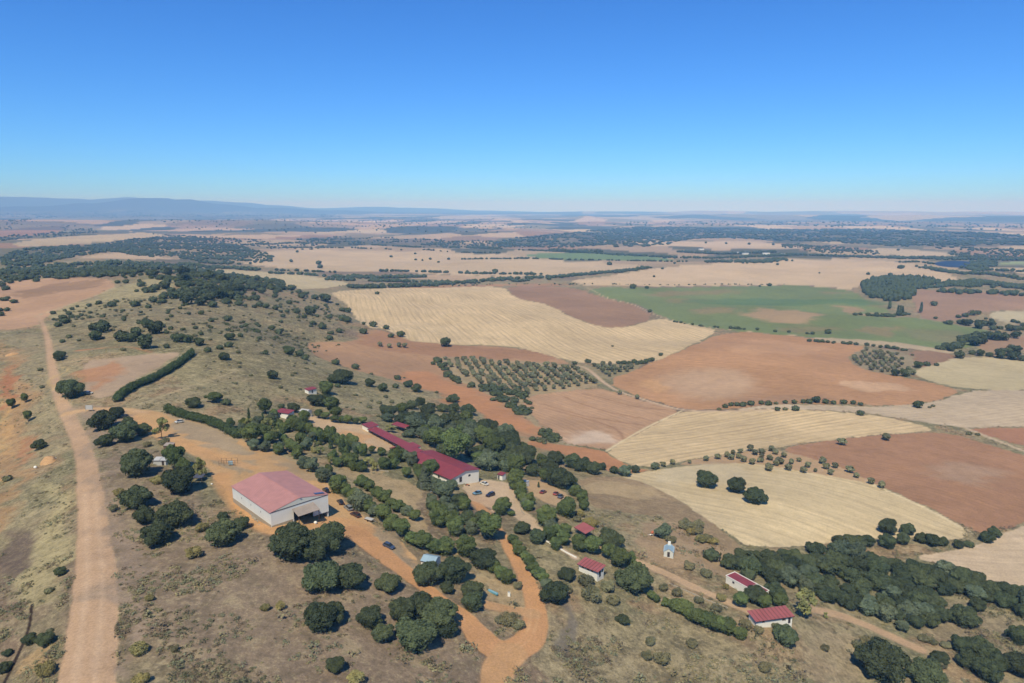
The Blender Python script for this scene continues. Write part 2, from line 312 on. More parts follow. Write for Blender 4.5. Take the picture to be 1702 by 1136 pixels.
# --- fields
paint('ploughed_field', [(508, 574), (522, 568), (590, 570), (612, 548), (640, 549), (668, 567), (740, 574), (820, 575), (880, 582), (950, 604), (945, 607), (870, 601), (800, 597), (736, 591), (720, 596), (730, 610), (762, 634),
      (800, 650), (840, 670), (868, 692), (905, 712), (912, 724), (885, 730), (835, 712), (795, 682), (745, 657), (700, 645), (640, 628), (585, 614), (550, 602), (522, 592)], (176, 130, 108), 'ploughed_field', rows=(560, 590, 860, 700, 4, 20, .5))
paint('x', [(640, 628), (700, 612), (770, 645), (835, 675), (868, 695), (905, 715), (880, 730), (835, 712), (790, 682), (740, 657)], (192, 126, 92), own=False, soft=9, op=.9)
paint('x', [(612, 550), (640, 550), (690, 568), (880, 582), (945, 602), (800, 594), (680, 588), (600, 575)], (166, 116, 96), own=False, soft=5, op=.8)
paint('stubble_field', [(546, 486), (600, 481), (700, 478), (836, 475), (850, 490), (870, 500), (908, 505), (950, 528), (1000, 545), (1040, 545), (1085, 531), (1108, 531), (1150, 541), (1200, 549), (1150, 575), (1090, 600), (1065, 606),
      (980, 604), (950, 602), (880, 581), (820, 574), (740, 573), (670, 565), (640, 547), (612, 545), (590, 532), (582, 512), (562, 497)], STUB, 'stubble_field', rows=(700, 482, 800, 560, 8, 10, 1.0), soft=.8)
paint('ploughed_field', [(838, 475), (950, 477), (990, 490), (1010, 497), (1050, 506), (1078, 520), (1085, 530), (1040, 545), (1000, 545), (950, 527), (906, 504), (870, 500), (850, 490)], (162, 120, 103), 'ploughed_field', soft=.8)
paint('vineyard', [(976, 478), (1100, 479), (1250, 476), (1335, 474), (1420, 484), (1432, 495), (1448, 505), (1480, 516), (1482, 530), (1510, 527), (1560, 535), (1640, 549), (1655, 556), (1612, 580), (1560, 581), (1500, 571), (1350, 561),
      (1210, 549), (1150, 541), (1108, 531), (1080, 516), (1050, 503), (1012, 497), (990, 489)], (120, 134, 80), 'green_field', rows=(1000, 480, 1500, 560, 5, 6, .5), soft=.8)
for q in ([(1205, 520), (1270, 513), (1340, 518), (1356, 528), (1320, 534), (1230, 528)], [(1368, 512), (1400, 509), (1450, 520), (1400, 524)], [(1440, 526), (1478, 520), (1478, 527)]):
    paint('x', q, (168, 136, 106), own=False, soft=7, op=.95)
for q in ([(1080, 500), (1140, 497), (1200, 503), (1140, 507)], [(1260, 545), (1330, 541), (1400, 549), (1340, 556)], [(1560, 560), (1610, 556), (1630, 562), (1590, 570)], [(1440, 500), (1475, 508), (1460, 514)]):
    paint('x', q, (140, 124, 84), own=False, soft=8, op=.7)
for q in ([(1425, 547), (1490, 543), (1505, 552), (1480, 560), (1440, 558)], [(1130, 520), (1180, 512), (1210, 520), (1180, 530)], [(1010, 487), (1060, 484), (1180, 486), (1250, 483), (1180, 492), (1080, 492)], [(1320, 486), (1400, 487), (1380, 492)]):
    paint('x', q, (150, 124, 92), own=False, soft=6, op=.65)
paint('x', [(1500, 552), (1580, 548), (1640, 556), (1600, 572), (1540, 570)], (134, 130, 92), own=False, soft=8, op=.7)
paint('x', [(1100, 500), (1250, 497), (1480, 500), (1470, 512), (1300, 506), (1180, 510)], (92, 124, 78), own=False, soft=8, op=.7)
paint('grove_floor', [(722, 592), (800, 597), (870, 601), (945, 607), (965, 612), (1000, 640), (980, 646), (900, 655), (866, 664), (880, 690), (905, 712), (890, 708), (868, 692), (840, 670), (800, 650), (762, 634), (730, 610)], (168, 146, 112), 'grove_floor', scr=.3, soft=1)
paint('grove_floor', [(975, 604), (1062, 606), (1075, 602), (1050, 618), (1012, 632), (1000, 628)], (150, 136, 104), 'grove_floor', scr=.3)
paint('ploughed_field', [(1008, 634), (1050, 617), (1090, 601), (1150, 576), (1208, 549), (1340, 561), (1430, 574), (1440, 578), (1408, 598), (1440, 616), (1530, 632), (1585, 646), (1590, 655), (1545, 670), (1480, 675), (1400, 672), (1300, 671), (1200, 682), (1135, 681), (1080, 665), (1035, 650)], (186, 132, 104), 'ploughed_field', rows=(1200, 600, 1500, 640, 5, 40, .8), soft=.8)
paint('x', [(1120, 618), (1200, 614), (1240, 625), (1235, 660), (1180, 672), (1110, 660), (1090, 640)], (194, 160, 136), own=False, soft=22, op=.65)
paint('x', [(1040, 630), (1090, 626), (1110, 645), (1060, 652)], (208, 152, 116), own=False, soft=8, op=.7)
paint('x', [(1240, 560), (1340, 575), (1400, 580), (1300, 590), (1180, 585)], (196, 142, 116), own=False, soft=6, op=.7)
paint('x', [(1380, 632), (1480, 640), (1560, 655), (1480, 652), (1400, 645)], (200, 158, 134), own=False, soft=4, op=.7)
paint('x', [(1200, 660), (1300, 655), (1420, 665), (1300, 669), (1200, 676)], (160, 124, 108), own=False, soft=6, op=.5)
paint('ploughed_field', [(1512, 584), (1560, 582), (1590, 592), (1588, 600), (1560, 608), (1520, 612), (1500, 604)], (154, 114, 98), 'ploughed_field', soft=.8)
paint('stubble_field', [(1345, 560), (1440, 565), (1520, 573), (1590, 584), (1588, 590), (1520, 580), (1440, 575), (1370, 568)], (182, 160, 130), 'stubble_field', soft=.8)
paint('olive_floor', [(1400, 596), (1440, 578), (1510, 586), (1525, 600), (1512, 628), (1440, 617)], (150, 134, 106), 'grove_floor', scr=.3)
paint('ploughed_field', [(866, 664), (900, 655), (990, 645), (1025, 653), (1080, 670), (1134, 682), (1090, 706), (1050, 726), (1012, 750), (985, 744), (940, 738), (906, 712), (882, 690)], (186, 140, 118), 'ploughed_field', rows=(880, 670, 1000, 720, 5, 30, .6), soft=.8)
paint('x', [(922, 724), (940, 712), (990, 712), (1018, 722), (1005, 736), (950, 736)], (216, 192, 176), own=False, soft=12, op=.75)
for q in ([(878, 672, 2.4), (930, 685, 2.4), (1000, 703, 2.4), (1030, 716, 2.4), (1036, 730, 2.4)], [(905, 672, 2.4), (960, 690, 2.4), (1030, 702, 2.4), (1070, 707, 2.4)], [(938, 660, 3), (960, 670, 2.4), (1020, 688, 2.4), (1070, 696, 2.4)], [(970, 655, 2.2), (1010, 664, 2.2), (1050, 676, 2.2), (1110, 682, 2.2)]):
    track('x', q, (150, 104, 86), own=False, soft=1.6, op=.6)
paint('ploughed_field', [(872, 732), (906, 736), (940, 740), (1000, 748), (1030, 768), (1065, 780), (1090, 782), (1040, 788), (1000, 780), (960, 762), (885, 742)], (184, 122, 92), 'ploughed_field')
paint('stubble_field', [(1134, 683), (1200, 683), (1300, 680), (1400, 685), (1480, 694), (1562, 715), (1500, 720), (1400, 729), (1290, 745), (1200, 755), (1120, 771), (1070, 779), (1030, 768), (1006, 750), (1050, 726), (1090, 706)], STUB, 'stubble_field', rows=(1060, 755, 1400, 700, 5.5, 22, 1.0), soft=.8)
paint('ploughed_field', [(1285, 746), (1400, 730), (1500, 721), (1570, 718), (1640, 738), (1740, 770), (1740, 850), (1660, 886), (1618, 884), (1560, 850), (1470, 812), (1410, 782), (1360, 765)], (168, 118, 100), 'ploughed_field', rows=(1300, 760, 1680, 840, 4, 30, .4), soft=.8)
paint('x', [(1560, 770), (1640, 775), (1690, 800), (1600, 812), (1550, 792)], (176, 144, 126), own=False, soft=12, op=.6)
paint('ploughed_field', [(1592, 713), (1650, 711), (1740, 712), (1740, 752), (1660, 730)], (166, 112, 96), 'ploughed_field', soft=.8)
paint('olive_floor', [(1116, 772), (1200, 757), (1285, 746), (1360, 765), (1410, 782), (1475, 812), (1440, 802), (1370, 792), (1260, 770), (1150, 774)], (186, 150, 122), 'grove_floor', soft=.8)
paint('stubble_field', [(1020, 792), (1100, 780), (1160, 773), (1250, 769), (1370, 790), (1440, 802), (1530, 840), (1618, 885), (1590, 902), (1500, 892), (1400, 903), (1330, 908), (1250, 912), (1202, 884), (1160, 852), (1110, 820), (1060, 798)], (208, 185, 146), 'stubble_field', rows=(1150, 790, 1500, 870, 5, 40, .7), soft=.8)
paint('x', [(1030, 792), (1160, 775), (1250, 776), (1200, 800), (1120, 810)], (198, 180, 150), own=False, soft=8, op=.7)
paint('fallow_field', [(1200, 682), (1300, 672), (1400, 674), (1480, 677), (1560, 668), (1592, 655), (1640, 648), (1740, 650), (1740, 708), (1650, 710), (1592, 712), (1540, 702), (1480, 692), (1400, 684), (1300, 679)], (192, 170, 146), 'stubble_field', rows=(1400, 680, 1700, 660, 5, 20, .5), soft=.8)
paint('stubble_field', [(1516, 616), (1560, 604), (1600, 592), (1740, 600), (1740, 650), (1640, 648), (1590, 645), (1535, 630)], (194, 176, 138), 'stubble_field', rows=(1540, 620, 1700, 615, 6, 10, .4), soft=.8)
paint('fallow_field', [(1740, 860), (1740, 1010), (1690, 985), (1650, 968), (1600, 955), (1550, 935), (1520, 925), (1560, 918), (1640, 902), (1668, 886)], (194, 170, 145), 'stubble_field', rows=(1560, 930, 1700, 940, 5, 30, .6), soft=.8)
# --- valley
paint('stubble_field', [(328, 446), (400, 449), (500, 456), (585, 470), (560, 478), (500, 482), (440, 474), (380, 462)], (190, 172, 134), 'stubble_field', rows=(380, 450, 480, 476, 8, 10, 1), soft=.7)
paint('stubble_field', [(362, 432), (395, 421), (470, 416), (620, 417), (850, 423), (900, 432), (960, 434), (1075, 440), (1040, 450), (900, 462), (780, 458), (640, 452), (540, 452), (440, 444)], (196, 170, 138), 'stubble_field', rows=(400, 430, 1000, 445, 12, 20, .4), soft=.7)
paint('stubble_field', [(620, 456), (760, 457), (880, 463), (860, 468), (700, 466)], (190, 158, 128), 'stubble_field', soft=.7)
paint('stubble_field', [(935, 468), (1010, 459), (1100, 444), (1200, 438), (1300, 430), (1430, 430), (1510, 438), (1560, 448), (1592, 462), (1580, 476), (1500, 470), (1432, 472), (1420, 483), (1335, 474), (1250, 475), (1000, 477)], (200, 172, 139), 'stubble_field', rows=(1000, 470, 1400, 450, 12, 20, .4), soft=.7)
paint('ploughed_field', [(1510, 482), (1600, 481), (1740, 494), (1740, 514), (1630, 517), (1605, 530), (1560, 535), (1530, 530), (1520, 505)], (162, 124, 110), 'ploughed_field', soft=.8)
paint('stubble_field', [(1630, 518), (1740, 516), (1740, 536), (1660, 538)], (184, 170, 140), 'stubble_field', soft=.8)
paint('ploughed_field', [(1610, 575), (1640, 562), (1740, 556), (1740, 575), (1660, 590)], (170, 132, 112), 'ploughed_field', soft=.8)
paint('meadow', [(862, 423), (960, 420), (1060, 424), (1140, 434), (1080, 435), (960, 432), (900, 430)], (112, 136, 88), 'green_field', soft=.8)
paint('meadow', [(1652, 436), (1740, 434), (1740, 443), (1665, 441)], (150, 165, 115), 'green_field', soft=.8)
paint('stubble_field', [(1600, 446), (1740, 444), (1740, 458), (1640, 450)], (196, 172, 138), 'stubble_field', soft=.8)
paint('ploughed_field', [(650, 478), (760, 474), (930, 470), (960, 476), (836, 475), (700, 480)], (172, 126, 104), 'ploughed_field', soft=.8)
paint('stubble_field', [(0, 408), (60, 398), (110, 393), (240, 388), (200, 384), (290, 391), (240, 395), (140, 406), (60, 410)], (190, 168, 132), 'stubble_field', soft=.6)
paint('ploughed_field', [(-20, 384), (60, 378), (110, 375), (120, 381), (60, 392), (-20, 393)], (160, 118, 102), 'ploughed_field', soft=.6)
paint('stubble_field', [(1160, 402), (1250, 400), (1300, 407), (1380, 415), (1250, 414), (1060, 408), (1040, 400)], (194, 168, 138), 'stubble_field', soft=.6)
paint('stubble_field', [(1440, 413), (1500, 413), (1600, 424), (1560, 428), (1460, 425)], (190, 168, 140), 'stubble_field', soft=.6)
paint('stubble_field', [(1325, 396), (1370, 397), (1420, 408), (1360, 403)], (194, 168, 138), 'stubble_field', soft=.6)
paint('stubble_field', [(1655, 410), (1740, 410), (1740, 424), (1680, 424)], (186, 164, 134), 'stubble_field', soft=.6)
paint('ploughed_field', [(945, 398), (1010, 392), (1000, 400), (960, 402)], (166, 124, 108), 'ploughed_field', soft=.6)
for q, op_ in (([(-60, 352), (200, 353), (420, 353), (560, 357), (600, 361), (420, 363), (200, 361), (-60, 363)], .8), ([(180, 364), (430, 365), (620, 374), (560, 381), (400, 376), (200, 372)], .45), ([(1130, 366), (1400, 365), (1740, 372), (1740, 382), (1400, 374), (1150, 372)], .4), ([(-20, 366), (60, 367), (130, 376), (180, 386), (100, 382), (-20, 384)], .7),
           ([(480, 399), (560, 393), (700, 399), (780, 403), (900, 410), (820, 415), (600, 407), (490, 406)], .6)):
    paint('x', q, FLOOR, own=False, soft=1.2, scr=.8, op=op_, wob=2)
for q in ([(800, 408), (860, 396), (960, 386), (1050, 377), (1150, 378), (1200, 380), (1300, 382), (1400, 381), (1500, 382), (1600, 386), (1740, 394), (1740, 410), (1660, 406), (1600, 412), (1480, 406), (1400, 402), (1300, 398), (1180, 394), (1130, 398), (1040, 396), (1000, 408), (900, 412)],
          [(0, 428), (60, 412), (150, 408), (240, 395), (330, 394), (400, 410), (472, 432), (400, 440), (290, 428), (180, 418), (60, 442), (0, 444)]):
    paint('x', q, FLOOR, own=False, soft=1.5, scr=.8, op=.8 if q[0][0] else .4)
# --- roads and tracks
track('dirt_road', [(66, 528, 3.4), (80, 562, 4), (84, 600, 5), (98, 660, 6), (118, 700, 6.5), (140, 750, 7), (150, 820, 8), (154, 880, 9), (160, 960, 10.5), (152, 1050, 11), (142, 1136, 11.5), (135, 1230, 12)], (188, 150, 128), soft=1.6)
paint('x', [(105, 680), (200, 680), (215, 705), (160, 730), (170, 800), (230, 900), (215, 1020), (215, 1136), (185, 1136), (192, 1000), (178, 880), (160, 780), (130, 720)], (158, 136, 120), own=False, soft=8, scr=.15, op=.85)
paint('x', [(95, 610), (104, 620), (120, 660), (112, 665), (98, 640)], (200, 168, 110), own=False, soft=2, op=.6)
track('x', [(60, 526, 3), (110, 508, 3), (160, 492, 3), (195, 476, 3)], (176, 160, 130), own=False, soft=1, op=.8)
track('dirt_track', [(110, 688, 5), (150, 680, 4.5), (200, 680, 5), (240, 685, 5)], (198, 154, 122), soft=2)
track('dirt_track', [(590, 885, 9), (620, 908, 8), (660, 940, 7), (700, 972, 5.5), (735, 998, 4), (768, 1020, 4.5), (790, 1050, 8), (815, 1078, 9), (850, 1086, 9), (884, 1062, 8), (893, 1020, 7), (882, 975, 5.6), (862, 940, 5), (846, 912, 4.5),
      (838, 896, 4), (818, 868, 4), (800, 845, 4.5), (782, 825, 5)], (198, 138, 102), soft=1.6)
track('dirt_track', [(850, 1085, 9), (828, 1110, 8), (820, 1140, 8), (818, 1200, 8)], (196, 142, 108), soft=2)
track('x', [(800, 1003, 4), (840, 1013, 4), (885, 1020, 5)], (190, 140, 110), own=False, soft=2.4)
paint('parking_lot', [(766, 812), (774, 804), (795, 797), (835, 800), (852, 806), (862, 818), (864, 845), (885, 858), (905, 882), (918, 898), (895, 893), (868, 868), (838, 850), (812, 843), (790, 832)], (204, 176, 148), 'parking_lot', soft=1.2)
paint('x', [(768, 822), (800, 824), (828, 832), (845, 850), (820, 846), (790, 834)], (196, 160, 136), own=False, soft=2)
paint('parking_lot', [(872, 798), (905, 798), (930, 812), (958, 838), (952, 850), (925, 842), (895, 832), (878, 818)], (194, 156, 124), 'parking_lot', soft=1.6)
track('footpath', [(900, 885, 4), (915, 900, 2.6), (935, 914, 2.4), (957, 928, 2.2)], (196, 170, 150), soft=1)
track('dirt_track', [(985, 905, 3), (1031, 923, 3.4), (1070, 938, 3.6), (1110, 955, 4), (1150, 975, 4.2), (1190, 992, 4.2), (1230, 1010, 4), (1250, 1018, 3.6)], (194, 158, 130), soft=1.4)
track('dirt_track', [(1345, 1012, 4), (1385, 1020, 4.5), (1430, 1035, 4.5), (1480, 1058, 5), (1530, 1080, 4)], (186, 150, 124), soft=2)
track('dirt_track', [(955, 606, 2.6), (975, 612, 4), (990, 624, 4), (1005, 638, 4), (1030, 652, 3.6), (1080, 668, 3.6), (1134, 683, 3.6), (1200, 684, 3), (1300, 681, 2.6)], (198, 168, 142), soft=.8)
track('x', [(1300, 673, 2), (1480, 678, 2), (1560, 690, 2.4), (1600, 710, 3), (1650, 730, 3.4), (1720, 757, 3.4)], (196, 172, 146), own=False, soft=1)
track('x', [(690, 752, 3), (1010, 752, 0)], TAN, own=False, op=0)
track('x', [(1134, 683, 1.8), (1090, 703, 1.8), (1050, 724, 1.8), (1008, 750, 1.8)], (216, 194, 156), own=False, soft=1)
track('x', [(1615, 886, 1.8), (1530, 840, 1.8), (1440, 801, 1.8)], (216, 196, 160), own=False, soft=1)
track('x', [(976, 478, 2.2), (1012, 498, 2.2), (1052, 505, 2.2), (1082, 521, 2.2), (1110, 532, 2.2), (1200, 548, 2.2), (1350, 560, 2.2)], (196, 172, 138), own=False, soft=.6)
track('x', [(500, 668, .1), (420, 640, .1)], TAN, own=False, op=0)
track('x', [(245, 668, 1), (320, 640, 1), (400, 615, 1)], (184, 168, 130), own=False, soft=2, op=.7)
for dx in (-1, 1): track('x', [(150 + dx * 9, 820, 1.1), (154 + dx * 10, 880, 1.1), (159 + dx * 13, 960, 1.2), (150 + dx * 15, 1050, 1.2), (140 + dx * 17, 1150, 1.2)], (208, 176, 152), own=False, soft=4, op=.45)
for dx in (-1, 1): track('x', [(884 + dx * 5, 1000, .6), (890 + dx * 6, 1020, .6), (880 + dx * 6, 1060, .6), (850 + dx * 6, 1082, .6)], (212, 160, 124), own=False, soft=1.5, op=.5)
# dark ditch by the lower left edge, dark gravel beside the loop road
track('ditch', [(53, 1005, .8), (50, 1040, 1.0), (38, 1072, 1.0), (22, 1105, 1.0), (5, 1140, 1.0)], (62, 48, 44), soft=.5, wob=.2)
track('x', [(944, 1010, 2.2), (956, 1032, 3), (944, 1058, 4), (934, 1080, 4), (944, 1098, 2)], (108, 102, 102), own=False, soft=4, op=.7, wob=1.6)
# pond beyond the poplars
pond = w_of([(1548, 437), (1575, 436), (1605, 438), (1615, 441), (1600, 446), (1560, 443)])[:, :2]
# ------------------------------------------------------------------ materials
def new_mat(n):
    m = bpy.data.materials.new(n); m.use_nodes = True; t = m.node_tree
    return m, t, t.nodes['Principled BSDF']
def nd(t, k, **kw):
    n = t.nodes.new(k)
    for a, b in kw.items(): setattr(n, a, b)
    return n
def math_(t, op, a, b=None, c=None):
    n = nd(t, 'ShaderNodeMath', operation=op)
    for i, v in enumerate((a, b, c)):
        if v is None: continue
        if isinstance(v, (int, float)): n.inputs[i].default_value = v
        else: t.links.new(v, n.inputs[i])
    return n.outputs[0]
def maprange(t, v, a, b, c, d):
    n = nd(t, 'ShaderNodeMapRange'); t.links.new(v, n.inputs[0])
    for i, q in enumerate((a, b, c, d)): n.inputs[i + 1].default_value = q
    return n.outputs[0]
def noise(t, vec, scale, detail=4, rough=.55):
    n = nd(t, 'ShaderNodeTexNoise'); n.inputs['Scale'].default_value = scale; n.inputs['Detail'].default_value = detail; n.inputs['Roughness'].default_value = rough
    t.links.new(vec, n.inputs['Vector']); return n.outputs[0]
def mixc(t, f, a, b, mode='MIX'):
    n = nd(t, 'ShaderNodeMix', data_type='RGBA', blend_type=mode)
    for i, v in ((0, f), (6, a), (7, b)):
        if isinstance(v, (int, float)): n.inputs[i].default_value = v
        elif isinstance(v, tuple): n.inputs[i].default_value = (*v[:3], 1)
        else: t.links.new(v, n.inputs[i])
    return n.outputs[2]
gm, t, bs = new_mat('ground')
geo = nd(t, 'ShaderNodeNewGeometry'); pos = geo.outputs['Position']
ac = nd(t, 'ShaderNodeAttribute', attribute_name='cover'); af = nd(t, 'ShaderNodeAttribute', attribute_name='field'); asx = nd(t, 'ShaderNodeAttribute', attribute_name='scrub')
fine = noise(t, pos, 1.6, 6, .75); mid = noise(t, pos, .16, 5, .6); big = noise(t, pos, .022, 4)
f = math_(t, 'ADD', math_(t, 'MULTIPLY', maprange(t, fine, .3, .7, -1, 1), .24), math_(t, 'MULTIPLY', maprange(t, mid, .3, .7, -1, 1), .10))
f = math_(t, 'ADD', f, math_(t, 'MULTIPLY', maprange(t, big, .3, .7, -1, 1), .06))
f = math_(t, 'ADD', f, 1.0)
# dry grass and thorn in the uncultivated ground
s = asx.outputs['Fac']
tuft = noise(t, pos, .5, 8, .78); dark = maprange(t, tuft, .50, .62, 0, .66); pale = maprange(t, tuft, .48, .36, 0, .55)
g = math_(t, 'MULTIPLY', dark, s); p2 = math_(t, 'MULTIPLY', pale, s)
# tilled lines
sx = nd(t, 'ShaderNodeSeparateXYZ'); t.links.new(af.outputs['Vector'], sx.inputs[0])
wv = math_(t, 'SINE', math_(t, 'MULTIPLY', sx.outputs[0], 6.2832)); wv = math_(t, 'POWER', math_(t, 'MULTIPLY_ADD', wv, .5, .5), 3.0)
cv = nd(t, 'ShaderNodeCombineXYZ'); t.links.new(math_(t, 'MULTIPLY', sx.outputs[0], 2.2), cv.inputs[0]); t.links.new(math_(t, 'MULTIPLY', sx.outputs[1], .09), cv.inputs[1])
strk = noise(t, cv.outputs[0], 1.0, 5, .6); brk = maprange(t, big, .35, .6, .35, 1)
line = math_(t, 'MULTIPLY', math_(t, 'MULTIPLY', wv, brk), -.17); line = math_(t, 'ADD', line, math_(t, 'MULTIPLY', maprange(t, strk, .3, .7, -1, 1), .17))
line = math_(t, 'ADD', math_(t, 'MULTIPLY', line, sx.outputs[2]), 1.0)
tuft2 = noise(t, pos, .13, 7, .72); g = math_(t, 'MAXIMUM', g, math_(t, 'MULTIPLY', maprange(t, tuft2, .52, .62, 0, .6), s)); p2 = math_(t, 'MAXIMUM', p2, math_(t, 'MULTIPLY', maprange(t, tuft2, .46, .36, 0, .45), s))
base = mixc(t, g, ac.outputs['Color'], alb(88, 82, 64)); base = mixc(t, p2, base, alb(196, 178, 138))
vm = nd(t, 'ShaderNodeVectorMath', operation='SCALE'); t.links.new(base, vm.inputs[0]); t.links.new(math_(t, 'MULTIPLY', f, line), vm.inputs['Scale'])
t.links.new(vm.outputs[0], bs.inputs['Base Color']); bs.inputs['Roughness'].default_value = .95; bs.inputs['Specular IOR Level'].default_value = .1
bmp = nd(t, 'ShaderNodeBump'); bmp.inputs['Distance'].default_value = 1.0; bmp.inputs['Strength'].default_value = .5
hh = math_(t, 'ADD', math_(t, 'MULTIPLY', math_(t, 'MULTIPLY', tuft, s), .9), math_(t, 'MULTIPLY', fine, .12)); t.links.new(hh, bmp.inputs['Height']); t.links.new(bmp.outputs[0], bs.inputs['Normal'])

# ------------------------------------------------------------------ ground meshes, one per piece of land
nr, na = GX.shape
vid = np.arange(N).reshape(nr, na)
quads = np.stack([vid[:-1, :-1], vid[:-1, 1:], vid[1:, 1:], vid[1:, :-1]], -1).reshape(-1, 4)
V = np.stack([gx, gy, GZ.ravel()], 1)
e1 = V[quads[:, 2]] - V[quads[:, 0]]; e2 = V[quads[:, 3]] - V[quads[:, 1]]; fn = np.cross(e1, e2)
fn *= np.where(fn[:, 2:3] < 0, -1, 1); VN = np.zeros_like(V)
for k in range(4):
    for j in range(3): VN[:, j] += np.bincount(quads[:, k], fn[:, j], N)
VN /= np.linalg.norm(VN, axis=1, keepdims=True)
if np.cross(e1[0], e2[0])[2] < 0: quads = quads[:, ::-1]
far = (gr > 2600) & (ids == 0); ids[far] = 9001
mtn = (gr > 19000) & (qa < .02); ids[mtn] = 9002
fid = ids[quads[:, 0]]
def mesh_np(name, verts, faces, nv=4, smooth=True):
    me = bpy.data.meshes.new(name); me.vertices.add(len(verts)); me.vertices.foreach_set('co', np.ascontiguousarray(verts, np.float32).ravel())
    me.loops.add(faces.size); me.loops.foreach_set('vertex_index', np.ascontiguousarray(faces, np.int32).ravel())
    me.polygons.add(len(faces)); me.polygons.foreach_set('loop_start', np.arange(0, faces.size, nv, dtype=np.int32))
    me.update(calc_edges=True); me.polygons.foreach_set('use_smooth', np.full(len(faces), smooth)); me.update()
    return me
def add(name, me, mats=None, parent=None, label=None, cat=None, group=None, kind=None, loc=None, rz=None):
    o = bpy.data.objects.new(name, me); COL.objects.link(o)
    if mats is not None and me is not None and not me.materials: me.materials.append(mats)
    if parent is not None: o.parent = parent
    if label: o['label'] = label
    if cat: o['category'] = cat
    if group: o['group'] = group
    if kind: o['kind'] = kind
    if loc is not None: o.location = loc
    if rz is not None: o.rotation_euler = (0, 0, rz)
    return o
for u in np.unique(fid):
    q = quads[fid == u]; us, inv = np.unique(q, return_inverse=True); nm = {9001: 'hills', 9002: 'mountains'}.get(int(u)) or names[int(u)]
    if kinds and u < 9000: nm = kinds[int(u)] or nm
    me = mesh_np(nm, V[us], inv.reshape(q.shape))
    for an, arr, ty, key in (('cover', np.hstack([colr[us], np.ones((len(us), 1))]), 'FLOAT_COLOR', 'color'), ('field', fld[us], 'FLOAT_VECTOR', 'vector'), ('scrub', scrub[us], 'FLOAT', 'value')):
        a = me.attributes.new(an, ty, 'POINT'); a.data.foreach_set(key, arr.astype(np.float32).ravel())
    me.normals_split_custom_set_from_vertices(VN[us])
    add(nm, me, gm, kind='structure')
# land behind the viewpoint, so that the sheet is closed all round
ab = np.radians(np.linspace(100, 260, 33)); rb = np.geomspace(45, 46000, 40); AB, RB = np.meshgrid(ab, rb)
XB, YB = RB * np.sin(AB), RB * np.cos(AB); tt = (AB - ab[0]) / (ab[-1] - ab[0])
zl = gz(rb * np.sin(ab[0]), rb * np.cos(ab[0]))[:, None]; zr = gz(rb * np.sin(-ab[0]), rb * np.cos(ab[0]))[:, None]
ZB = zl * (1 - tt) + zr * tt
vb = np.stack([XB, YB, ZB], -1).reshape(-1, 3); ib = np.arange(len(vb)).reshape(40, 33)
qb = np.stack([ib[:-1, :-1], ib[1:, :-1], ib[1:, 1:], ib[:-1, 1:]], -1).reshape(-1, 4)
inner = [(45 * math.sin(a), 45 * math.cos(a)) for a in np.linspace(-math.pi, math.pi, 73)[:-1]]
me = mesh_np('ground', vb, qb); a = me.attributes.new('cover', 'FLOAT_COLOR', 'POINT'); a.data.foreach_set('color', np.tile([*alb(150, 132, 104), 1], len(vb)).astype(np.float32))
a = me.attributes.new('scrub', 'FLOAT', 'POINT'); a.data.foreach_set('value', np.ones(len(vb), np.float32))
add('ground', me, gm, kind='structure')
iz = [float(gz(x, y)) for x, y in inner]; vi = np.array([(x, y, z) for (x, y), z in zip(inner, iz)] + [(0, 0, float(np.mean(iz)))])
qi = np.array([(72, (k + 1) % 72, k) for k in range(72)]); me = mesh_np('ground', vi, qi, 3)
a = me.attributes.new('cover', 'FLOAT_COLOR', 'POINT'); a.data.foreach_set('color', np.tile([*alb(150, 132, 104), 1], len(vi)).astype(np.float32))
add('ground', me, gm, kind='structure')
# pond
wm, t, bs = new_mat('pond_water'); bs.inputs['Base Color'].default_value = (.03, .04, .06, 1); bs.inputs['Roughness'].default_value = .5; bs.inputs['Specular IOR Level'].default_value = .05
bp = nd(t, 'ShaderNodeBump'); g2 = nd(t, 'ShaderNodeNewGeometry'); t.links.new(noise(t, g2.outputs['Position'], .6, 3), bp.inputs['Height']); bp.inputs['Strength'].default_value = .3; t.links.new(bp.outputs[0], bs.inputs['Normal'])
pz = float(np.max(gz(pond[:, 0], pond[:, 1]))) + .3; k = len(pond)
pv = np.vstack([np.c_[pond, np.full(k, pz)], np.c_[pond, np.full(k, pz - 12)]])
me = bpy.data.meshes.new('pond'); me.from_pydata(pv.tolist(), [], [list(range(k))] + [[i, (i + 1) % k, (i + 1) % k + k, i + k] for i in range(k)]); add('pond', me, wm, kind='structure')
# ------------------------------------------------------------------ vegetation
def foliage(name, c, v=.28, yel=0.0):
    m, t, bs = new_mat(name); oi = nd(t, 'ShaderNodeObjectInfo'); tc = nd(t, 'ShaderNodeTexCoord'); ge = nd(t, 'ShaderNodeNewGeometry')
    k = math_(t, 'MULTIPLY_ADD', maprange(t, oi.outputs['Random'], 0, 1, -1, 1), v, 1.0)
    cl = noise(t, ge.outputs['Position'], .55, 3, .6); k = math_(t, 'MULTIPLY', k, maprange(t, cl, .3, .7, .72, 1.3))
    c = np.array(alb(*c)) * 1.25
    col = mixc(t, maprange(t, cl, .35, .75, 0, .55), tuple(c), tuple(c * np.array([1.5, 1.25, 1.0])))
    r2 = math_(t, 'FRACT', math_(t, 'MULTIPLY', oi.outputs['Random'], 7.31)); col = mixc(t, math_(t, 'MULTIPLY', r2, .45), col, tuple(c * np.array([1.35, 1.0, .8])))
    vm = nd(t, 'ShaderNodeVectorMath', operation='SCALE'); t.links.new(col, vm.inputs[0]); t.links.new(k, vm.inputs['Scale'])
    t.links.new(vm.outputs[0], bs.inputs['Base Color']); bs.inputs['Roughness'].default_value = .75; bs.inputs['Specular IOR Level'].default_value = .18
    return m
